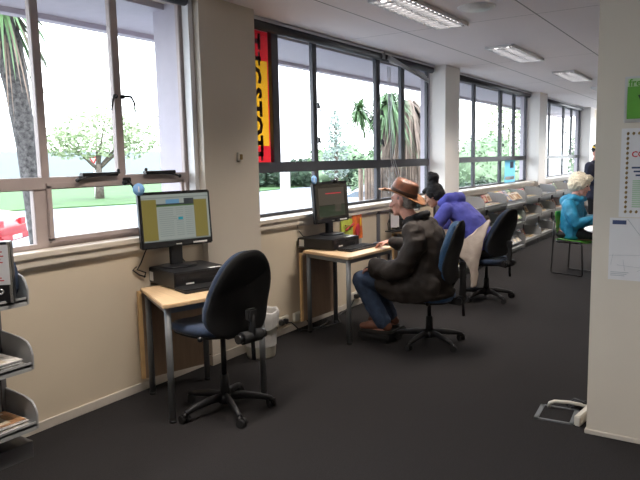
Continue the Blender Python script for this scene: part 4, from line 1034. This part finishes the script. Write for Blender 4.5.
# --- standing person at the far end
ps = thing('person', 'person standing at the far end in a navy coat and yellow banded cap', 'person', (1.17, 13.0, 0), R(-25))
HP = frame((.02, 0, 1.63), (1, .1, -.35), (.3, 0, 1))
hs1 = frame((.30, .14, 1.10), (1, -.3, .1), (0, 0, 1)); hs2 = frame((.30, -.14, 1.10), (1, .3, .1), (0, 0, 1))
bs = head_prims(HP)+[('c', [(-.02, 0, 1.42), (.0, 0, 1.52)], [.065, .055]), ('l', [((0, 0, .95), (.11, .15, .09)), ((0, 0, 1.15), (.10, .14, .1)), ((-.01, 0, 1.36), (.10, .17, .08))]),
    ('c', [(-.01, .19, 1.38), (.0, .24, 1.12), (.28, .15, 1.10)], [.05, .042, .03]), ('c', [(-.01, -.19, 1.38), (.0, -.24, 1.12), (.28, -.15, 1.10)], [.05, .042, .03])]
for sd in (1, -1): bs += [('c', [(0, sd*.09, .93), (.02, sd*.10, .50), (0, sd*.10, .09)], [.075, .055, .04]), ('c', [(0, sd*.10, .06), (.12, sd*.11, .04)], [.035, .03])]
bs += hand_prims(hs1, -1, .5)+hand_prims(hs2, 1, .5)
blob('body', bs, M['skin'], ps, .008, 3, paint=head_paint(HP))
rP = HP.to_3x3().to_4x4(); hp2 = lambda x, y, z: HP @ Vector((x, y, z))
blob('coat', [('l', [((0, 0, .78), (.17, .21, .08)), ((0, 0, 1.0), (.15, .19, .12)), ((0, 0, 1.2), (.145, .19, .12)), ((-.01, 0, 1.36), (.13, .20, .08)), ((0, 0, 1.44), (.08, .11, .04))]),
    ('c', [(-.01, .19, 1.37), (-.01, .25, 1.13), (.10, .22, 1.08), (.26, .16, 1.10)], [.078, .068, .062, .05]), ('c', [(-.01, -.19, 1.37), (-.01, -.25, 1.13), (.10, -.22, 1.08), (.26, -.16, 1.10)], [.078, .068, .062, .05])], M['navy_coat'], ps, .012, 3, wrinkle=.008, wscale=9)
tp = []
for sd in (1, -1): tp += [('c', [(0, sd*.09, .9), (.02, sd*.10, .50), (0, sd*.10, .08)], [.095, .075, .06])]
blob('trousers', tp, M['black_cloth'], ps, .013, 3)
for sd in (1, -1): blob('shoe', [('c', [(-.03, sd*.10, .045), (.15, sd*.115, .045)], [.045, .042])], M['black'], ps, .008, 2)
cp = blob('cap', [('e', hp2(-.01, 0, .075), (.108, .088, .07), rP), ('e', hp2(-.05, 0, .02), (.075, .085, .06), rP)], M['black_cloth'], ps, .009, 2)
blob('visor', [('e', hp2(.10, 0, .065), (.07, .07, .010), rP)], M['black_cloth'], cp, .006, 2)
MB().lathe([(1.0, -.012), (1.03, -.010), (1.03, .014), (1.0, .016)], M['yellow'], 30, T=HP @ TR((-.01, 0, .07)) @ Matrix.Diagonal((.110, .092, 1, 1))).build('yellow_band', None, cp)

# ================================================================== WINDOW GRAPHICS
t = thing('window_banner', 'red and yellow vertical banner with dark letters in the second window', 'banner', (-.225, 4.555, 2.12))
Y0, Y1, Y2 = -.20, .215, .245
mb = MB(); mb.quad([(0, Y0, -.62), (0, Y2, -.62), (0, Y2, -.40), (0, Y0, -.40)], M['flag_red']); mb.quad([(0, Y0, .36), (0, Y2, .36), (0, Y2, .62), (0, Y0, .62)], M['flag_red'])
mb.quad([(0, Y1, -.40), (0, Y2, -.40), (0, Y2, .36), (0, Y1, .36)], M['flag_red']); mb.quad([(0, Y0, -.40), (0, Y1, -.40), (0, Y1, .36), (0, Y0, .36)], M['flag_yellow'])
o = mb.build('fabric', None, t)
mb = MB()
# letters run down the banner, their tops to the right
z = .525
for ch, dz in zip('TICSTOTI', (.0, .15, .295, .455, .595, .745, .90, 1.0)):
    Tm = Matrix(((0, 0, 1, .0016), (0, 1, 0, .035), (-1, 0, 0, z-dz), (0, 0, 0, 1)))
    text_into(mb, ch, .21, M['flag_dark'], Tm, bold=.010)
    if ch in 'TI':
        mb.box(.001, .0022, .086, .112, z-dz-.060, z-dz+.060, M['flag_dark']); mb.box(.001, .0022, -.05, -.025, z-dz-.045, z-dz+.045, M['flag_dark'])
mb.build('lettering', None, t)
t = thing('window_poster', 'pale blue poster in the lower right pane of the third window', 'poster', (GX+.06, 11.98, 1.31))
MB().quad([(0, -.42, -.21), (0, .22, -.21), (0, .22, .20), (0, -.42, .20)], M['flag_blue']).build('sheet', None, t)
mb = MB(); mb.box(.002, .003, -.10, .10, .05, .17, M['text_navy']); mb.box(.002, .003, -.38, .16, -.16, -.10, M['paper']); mb.build('print', None, t)

# ================================================================== OUTSIDE
G = -.6
def struct_out(o): o['kind'] = 'structure'; return o
struct_out(MB().box(-140, -.30, -70, 140, G-.2, G).build('ground', M['ground']))
mb = MB(); mb.prism([(-31, -5), (-26.5, 17.4), (-23.6, 24.8), (-27.0, 44), (-22, 60), (-19, 80), (-60, 95), (-62, 40), (-58, -5)], .06, T=TR((0, 0, G)))
o = mb.build('grass_verge', M['grass']); o['kind'] = 'stuff'; o['label'] = 'bright green grass verge beyond the pale road'; o['category'] = 'grass'
# eaves soffit
mb = MB(); mb.box(-1.12, -.30, -4, 21, 2.74, 2.82); mb.box(-1.20, -1.10, -4, 21, 2.70, 2.95)
struct_out(mb.build('eaves', M['soffit']))
# veranda post
o = MB().box(-2.52, -2.40, 7.99, 8.11, G, 3.2, bev=.01).build('veranda_post', M['white']); tag(o, 'white square post outside the second window', 'post')

def leaf_cloud(mb, c, r, n_, size, m_, seed=0, flat=False, hang=0, shell=.55):
    rnd = random.Random(seed); bm2 = bmesh.new()
    for _ in range(n_):
        while True:
            d = Vector((rnd.uniform(-1, 1), rnd.uniform(-1, 1), rnd.uniform(-1, 1)))
            if d.length <= 1: break
        rr = d.length
        if rr > 0: d = d.normalized()*(shell+(1-shell)*rr if rnd.random() < .7 else rr)
        p = Vector((c[0]+d.x*r[0], c[1]+d.y*r[1], c[2]+d.z*r[2])); nz = noise.noise(p*.9+Vector((seed, 0, 0)))
        p += d*nz*min(r)*.35
        a = Vector((rnd.uniform(-1, 1), rnd.uniform(-1, 1), rnd.uniform(-.6, .6))).normalized(); b = a.orthogonal().normalized(); b = (Matrix.Rotation(rnd.uniform(0, 6.28), 3, a) @ b)
        s_ = size*rnd.uniform(.6, 1.3)
        bm2.faces.new([bm2.verts.new(p+q) for q in (a*s_, b*s_*.45, -a*s_, -b*s_*.45)])
    mb.add(bm2, m_)
def tree(name, label, cat, base, trunk_r, trunk_h, clouds, m_bark, m_leaf, group=None, branches=True, seed=1):
    t = thing(name, label, cat, base, 0, group); rnd = random.Random(seed)
    mb = MB(); mb.tube([(0, 0, 0), (trunk_r*.3, 0, trunk_h*.5), (0, trunk_r*.2, trunk_h)], [trunk_r*1.25, trunk_r, trunk_r*.7], m_bark, 10)
    if branches:
        for (c, r, n_, s_) in clouds: mb.tube([(0, 0, trunk_h*.85), ((c[0])*.5, c[1]*.5, (trunk_h+c[2])/2), c], [trunk_r*.5, trunk_r*.3, trunk_r*.12], m_bark, 6)
    mb.build('trunk', None, t)
    mb = MB()
    for i, (c, r, n_, s_) in enumerate(clouds): leaf_cloud(mb, c, r, n_, s_, m_leaf, seed*17+i)
    mb.build('foliage', None, t); return t
# airy pale green tree beyond window 1
tree('small_tree', 'airy pale green tree on the verge, behind the taupe window', 'tree', (-30.4, 26.3, G), .24, 2.2,
     [((0, 0, 4.0), (2.6, 2.6, 1.4), 1500, .16), ((-1.2, -1.6, 3.6), (1.5, 1.5, 1.0), 700, .15), ((1.4, 2.0, 3.7), (1.7, 1.7, 1.1), 700, .15), ((.3, .6, 5.3), (1.6, 1.6, 1.0), 380, .13), ((.9, 2.9, 4.9), (1.2, 1.2, 1.2), 200, .13)], M['bark_brown'], M['leaf_pale'])
# red give way sign
t = thing('road_sign', 'red and white give way sign on a white post under the pale tree', 'road sign', (-32.5, 27.6, G), R(-40))
MB().tube([(0, 0, 0), (0, 0, 2.3)], .05, M['white'], 8).build('post', None, t)
mb = MB(); mb.prism([(-.32, .28), (.32, .28), (0, -.28)], .02, M['banner_red'], T=Matrix(((0, 0, 1, .05), (1, 0, 0, 0), (0, 1, 0, 2.45), (0, 0, 0, 1)))); mb.prism([(-.17, .18), (.17, .18), (0, -.12)], .004, M['white'], T=Matrix(((0, 0, 1, .071), (1, 0, 0, 0), (0, 1, 0, 2.45), (0, 0, 0, 1)))); mb.build('sign_plate', None, t)
# distant pale building
o = MB().box(-75, -62, 8, 62, G, 3.2).build('distant_building', M['distant']); tag(o, 'long pale blue building far beyond the verge', 'building')

# cabbage trees
def sword_leaves(mb, c, n_, L, m_, seed, droop=.6, upb=.3, w_=.03):
    rnd = random.Random(seed); bm2 = bmesh.new()
    for _ in range(n_):
        a = rnd.uniform(0, 2*PI); e = rnd.uniform(-.9, 1.3)*.9+upb*.4; d = Vector((math.cos(a)*math.cos(e), math.sin(a)*math.cos(e), math.sin(e))); ll = L*rnd.uniform(.7, 1.1)
        side = Vector((-math.sin(a), math.cos(a), 0)); pr = None
        for k in range(5):
            f = k/4; p = Vector(c)+d*ll*f+Vector((0, 0, -droop*ll*f*f*rnd.uniform(.8, 1.1))); ww = w_*(1-f**2*.95)*(.5+.5*min(1, f*4))
            q = (bm2.verts.new(p+side*ww), bm2.verts.new(p-side*ww))
            if pr: bm2.faces.new((pr[0], q[0], q[1], pr[1]))
            pr = q
    mb.add(bm2, m_)
t = thing('cabbage_tree', 'cabbage tree with a thick rough grey trunk at the left edge', 'tree', (-4.05, 4.86, G))
mb = MB(); mb.tube([(0, .02, 0), (-.02, 0, 1.2), (-.09, -.03, 2.4), (-.08, -.10, 3.1), (-.04, -.20, 3.6), (.0, -.30, 4.0)], [.125, .112, .122, .145, .165, .17], M['bark'], 14)
mb.build('trunk', None, t)
mb = MB(); sword_leaves(mb, (0, -.28, 4.15), 170, .95, M['leaf_palm'], 5, .75, w_=.022); mb.build('leaves', None, t)
mb = MB(); sword_leaves(mb, (0, -.25, 4.02), 50, .6, M['leaf_dead'], 6, 1.6, -1, .015); mb.build('dry_leaves', None, t)

t = thing('cabbage_tree', 'cabbage tree with hanging dry skirt outside the right of the second window', 'tree', (-3.85, 14.25, G), 0)
mb = MB(); mb.tube([(0, 0, 0), (-.02, .02, 1.8), (.0, .05, 3.3)], [.22, .16, .14], M['bark_brown'], 12); mb.tube([(.1, 0, .6), (.35, .3, 1.9), (.42, .30, 3.2)], [.14, .11, .10], M['bark_brown'], 10); mb.build('trunk', None, t)
mb = MB(); sword_leaves(mb, (0, .05, 3.5), 260, .95, M['leaf_palm'], 15, .9, w_=.035); sword_leaves(mb, (-.55, -.45, 3.35), 140, .75, M['leaf_palm'], 16, .6, w_=.03); mb.build('leaves', None, t)
mb = MB(); sword_leaves(mb, (.35, .40, 3.55), 240, .95, M['leaf_dead'], 18, 1.7, -1, .035); mb.build('dry_leaves', None, t)
# stone / stump cluster below
mb = MB()
for k in range(26): 
    a = k*.24-.6; mb.tube([(-4.3+k*.045, 13.6+k*.07, G), (-4.3+k*.045+random.uniform(-.02, .02), 13.6+k*.07, G+2.02+random.uniform(-.1, .15))], .04, seg=6)
o = mb.build('stick_fence', M['leaf_dead']); tag(o, 'brown stick fence outside behind the man in the hat', 'fence')

# hedge and bushes beyond the verge
def bush(label, base, r, n_, size, m_, seed, group='bushes beyond the windows'):
    mb = MB(); bm2 = bmesh.new(); bmesh.ops.create_icosphere(bm2, subdivisions=4, radius=1)
    for v in bm2.verts:
        v.co = Vector((v.co.x*r[0]*.86, v.co.y*r[1]*.86, v.co.z*r[2]*.86)); v.co += v.co.normalized()*noise.noise(v.co*.9+Vector((seed, 0, 0)))*min(r)*.35
    mb.add(bm2, m_, None, True); leaf_cloud(mb, (0, 0, 0), r, n_, size, m_, seed, shell=.8)
    o = mb.build('bush', None); o.location = (base[0], base[1], base[2]+r[2]*.62); tag(o, label, 'bush', group); return o
bush('dark hedge bush left of the white post in the second window', (-31.5, 40, G), (2.5, 5.0, 1.35), 1500, .26, M['leaf_dark'], 1)
bush('dark hedge bush right of the white post in the second window', (-28.2, 46.5, G), (2.5, 4.8, 1.45), 1500, .26, M['leaf_dark'], 2)
bush('dark hedge bush behind the dim monitor', (-23.5, 49, G), (2.6, 4.6, 1.6), 1500, .26, M['leaf_dark'], 3)
bush('dark hedge bush in the middle pane of the second window', (-18.6, 50, G), (2.6, 4.6, 1.9), 1500, .26, M['leaf_dark'], 5)
bush('leafy bush above the hedge in the second window', (-25.5, 47.5, G), (2.6, 4.0, 2.1), 1200, .22, M['leaf_mid'], 4)
bush('leafy bush above the hedge left of the white post', (-34, 45, G), (2.6, 5.5, 2.0), 1200, .22, M['leaf_mid'], 14)
for k, (x, y, h, lab) in enumerate(((-21.9, 41.0, 6.0, 'tall pale conifer in the middle of the second window'), (-18.6, 41.9, 5.2, 'shorter pale conifer beside the tall one'))):
    tree('conifer', lab, 'tree', (x, y, G), .14, h*.8, [((0, 0, h*(.25+.15*j)), (h*.20*(1-j*.17), h*.20*(1-j*.17), h*.11), 330-50*j, .15) for j in range(5)]+[((0, 0, h*.95), (.16, .16, .45), 60, .10)], M['bark_brown'], M['leaf_blue'], 'pale conifers', seed=30+k)
bush('wide green hedge outside the third window, left', (-9.2, 26.5, G), (1.6, 4.0, 1.75), 3400, .10, M['leaf_mid'], 6)
bush('wide green hedge outside the third window, right', (-8.6, 36.5, G), (1.8, 5.0, 2.1), 3400, .12, M['leaf_mid'], 7)
bush('green hedge outside the farthest window', (-3.6, 46.5, G), (2.6, 7.0, 2.3), 3000, .16, M['leaf_mid'], 8)
bush('tall hedge behind the stick fence', (-6.8, 20.5, G), (1.0, 2.2, 1.75), 1800, .12, M['leaf_mid'], 9)
bush('low dark planting outside the third window', (-5.6, 26, G), (.8, 3.2, .75), 1200, .12, M['leaf_dark'], 19)
tree('young_tree', 'thin pale green tree rising behind the hedge in the third window', 'tree', (-8.5, 39.5, G), .12, 3.6, [((0, 0, 4.2), (1.4, 1.8, 1.6), 900, .13), ((.2, .6, 5.6), (.9, 1.2, 1.1), 260, .12)], M['bark_brown'], M['leaf_pale'], seed=41)

# cars
def car(loc, rz, label, paint):
    t = thing('car', label, 'car', loc, rz, 'parked cars')
    prof = [(-2.05, .35), (-2.08, .62), (-2.02, .86), (-1.55, .95), (-.95, 1.02), (-.25, 1.42), (.75, 1.45), (1.45, 1.05), (1.95, .98), (2.06, .70), (2.10, .35)]
    mb = MB(); bm2 = bmesh.new(); W = .84
    rings = []
    for y, k, ins in ((-W, .97, 0), (-W*.98, 1, 0), (-W*.6, 1, 0), (0, 1.0, 0), (W*.6, 1, 0), (W*.98, 1, 0), (W, .97, 0)):
        ring = [bm2.verts.new((x, (y*(1-.22*max(0, (z-.95)/.5))), z*(k if z > .4 else 1)+.012*(1-abs(y)/W))) for x, z in prof]; rings.append(ring)
    for a, b in zip(rings, rings[1:]):
        for i in range(len(prof)-1): bm2.faces.new((a[i], a[i+1], b[i+1], b[i])).smooth = True
        bm2.faces.new((a[-1], a[0], b[0], b[-1]))
    bm2.faces.new(rings[0][::-1]); bm2.faces.new(rings[-1]); bmesh.ops.recalc_face_normals(bm2, faces=bm2.faces[:]); mb.add(bm2, paint)
    mb.box(-2.16, -2.0, -.80, .80, .34, .50, paint, bev=.04); mb.box(2.0, 2.18, -.80, .80, .34, .50, paint, bev=.04); mb.build('body', None, t)
    mb = MB()
    for s_ in (-1, 1):
        y = s_*.80; mb.prism([(-.85, 1.05), (-.25, 1.36), (.70, 1.38), (1.25, 1.08)], .02, M['car_glass'], T=Matrix(((1, 0, 0, 0), (0, .22*0, -1, y+(.01)), (0, 1, 0, 0), (0, 0, 0, 1))) if False else Matrix(((1, 0, 0, 0), (0, -s_*.42, -1, y+.01+s_*.42*1.02), (0, 1, 0, 0), (0, 0, 0, 1))))
    mb.quad([(-.90, -.66, 1.06), (-.90, .66, 1.06), (-.30, .56, 1.415), (-.30, -.56, 1.415)], M['car_glass'], TR((-.02, 0, .02))); mb.quad([(1.42, -.66, 1.09), (1.42, .66, 1.09), (.80, .56, 1.445), (.80, -.56, 1.445)], M['car_glass'], TR((.02, 0, .02))); mb.build('window', None, t)
    for x in (-1.3, 1.3):
        for s_ in (-1, 1):
            mb = MB(); mb.tube([(x, s_*.68, .31), (x, s_*.86, .31)], .31, M['tyre'], 22); mb.tube([(x, s_*.861, .31), (x, s_*.875, .31)], .18, M['chrome'], 16); mb.build('wheel', None, t)
    mb = MB()
    for s_ in (-1, 1): mb.box(2.02, 2.09, s_*.62-.14, s_*.62+.14, .70, .86, M['banner_red'], bev=.01); mb.box(-2.09, -2.02, s_*.60-.16, s_*.60+.16, .66, .80, M['chrome'], bev=.01)
    mb.build('lamp', None, t); mb = MB(); mb.box(-2.17, -2.15, -.25, .25, .38, .48, M['sticker']); mb.box(2.18, 2.19, -.25, .25, .38, .48, M['sticker']); mb.build('number_plate', None, t)
    return t
car((-13.55, 8.0, G), R(35), 'red car parked on the road at the left edge', M['car_red'])
car((-8.2, 22.3, G), R(35), 'white car parked outside the third window', M['car_white'])
car((-6.0, 17.6, G), R(20), 'pale car seen between the hat and the second column', M['car_white'])
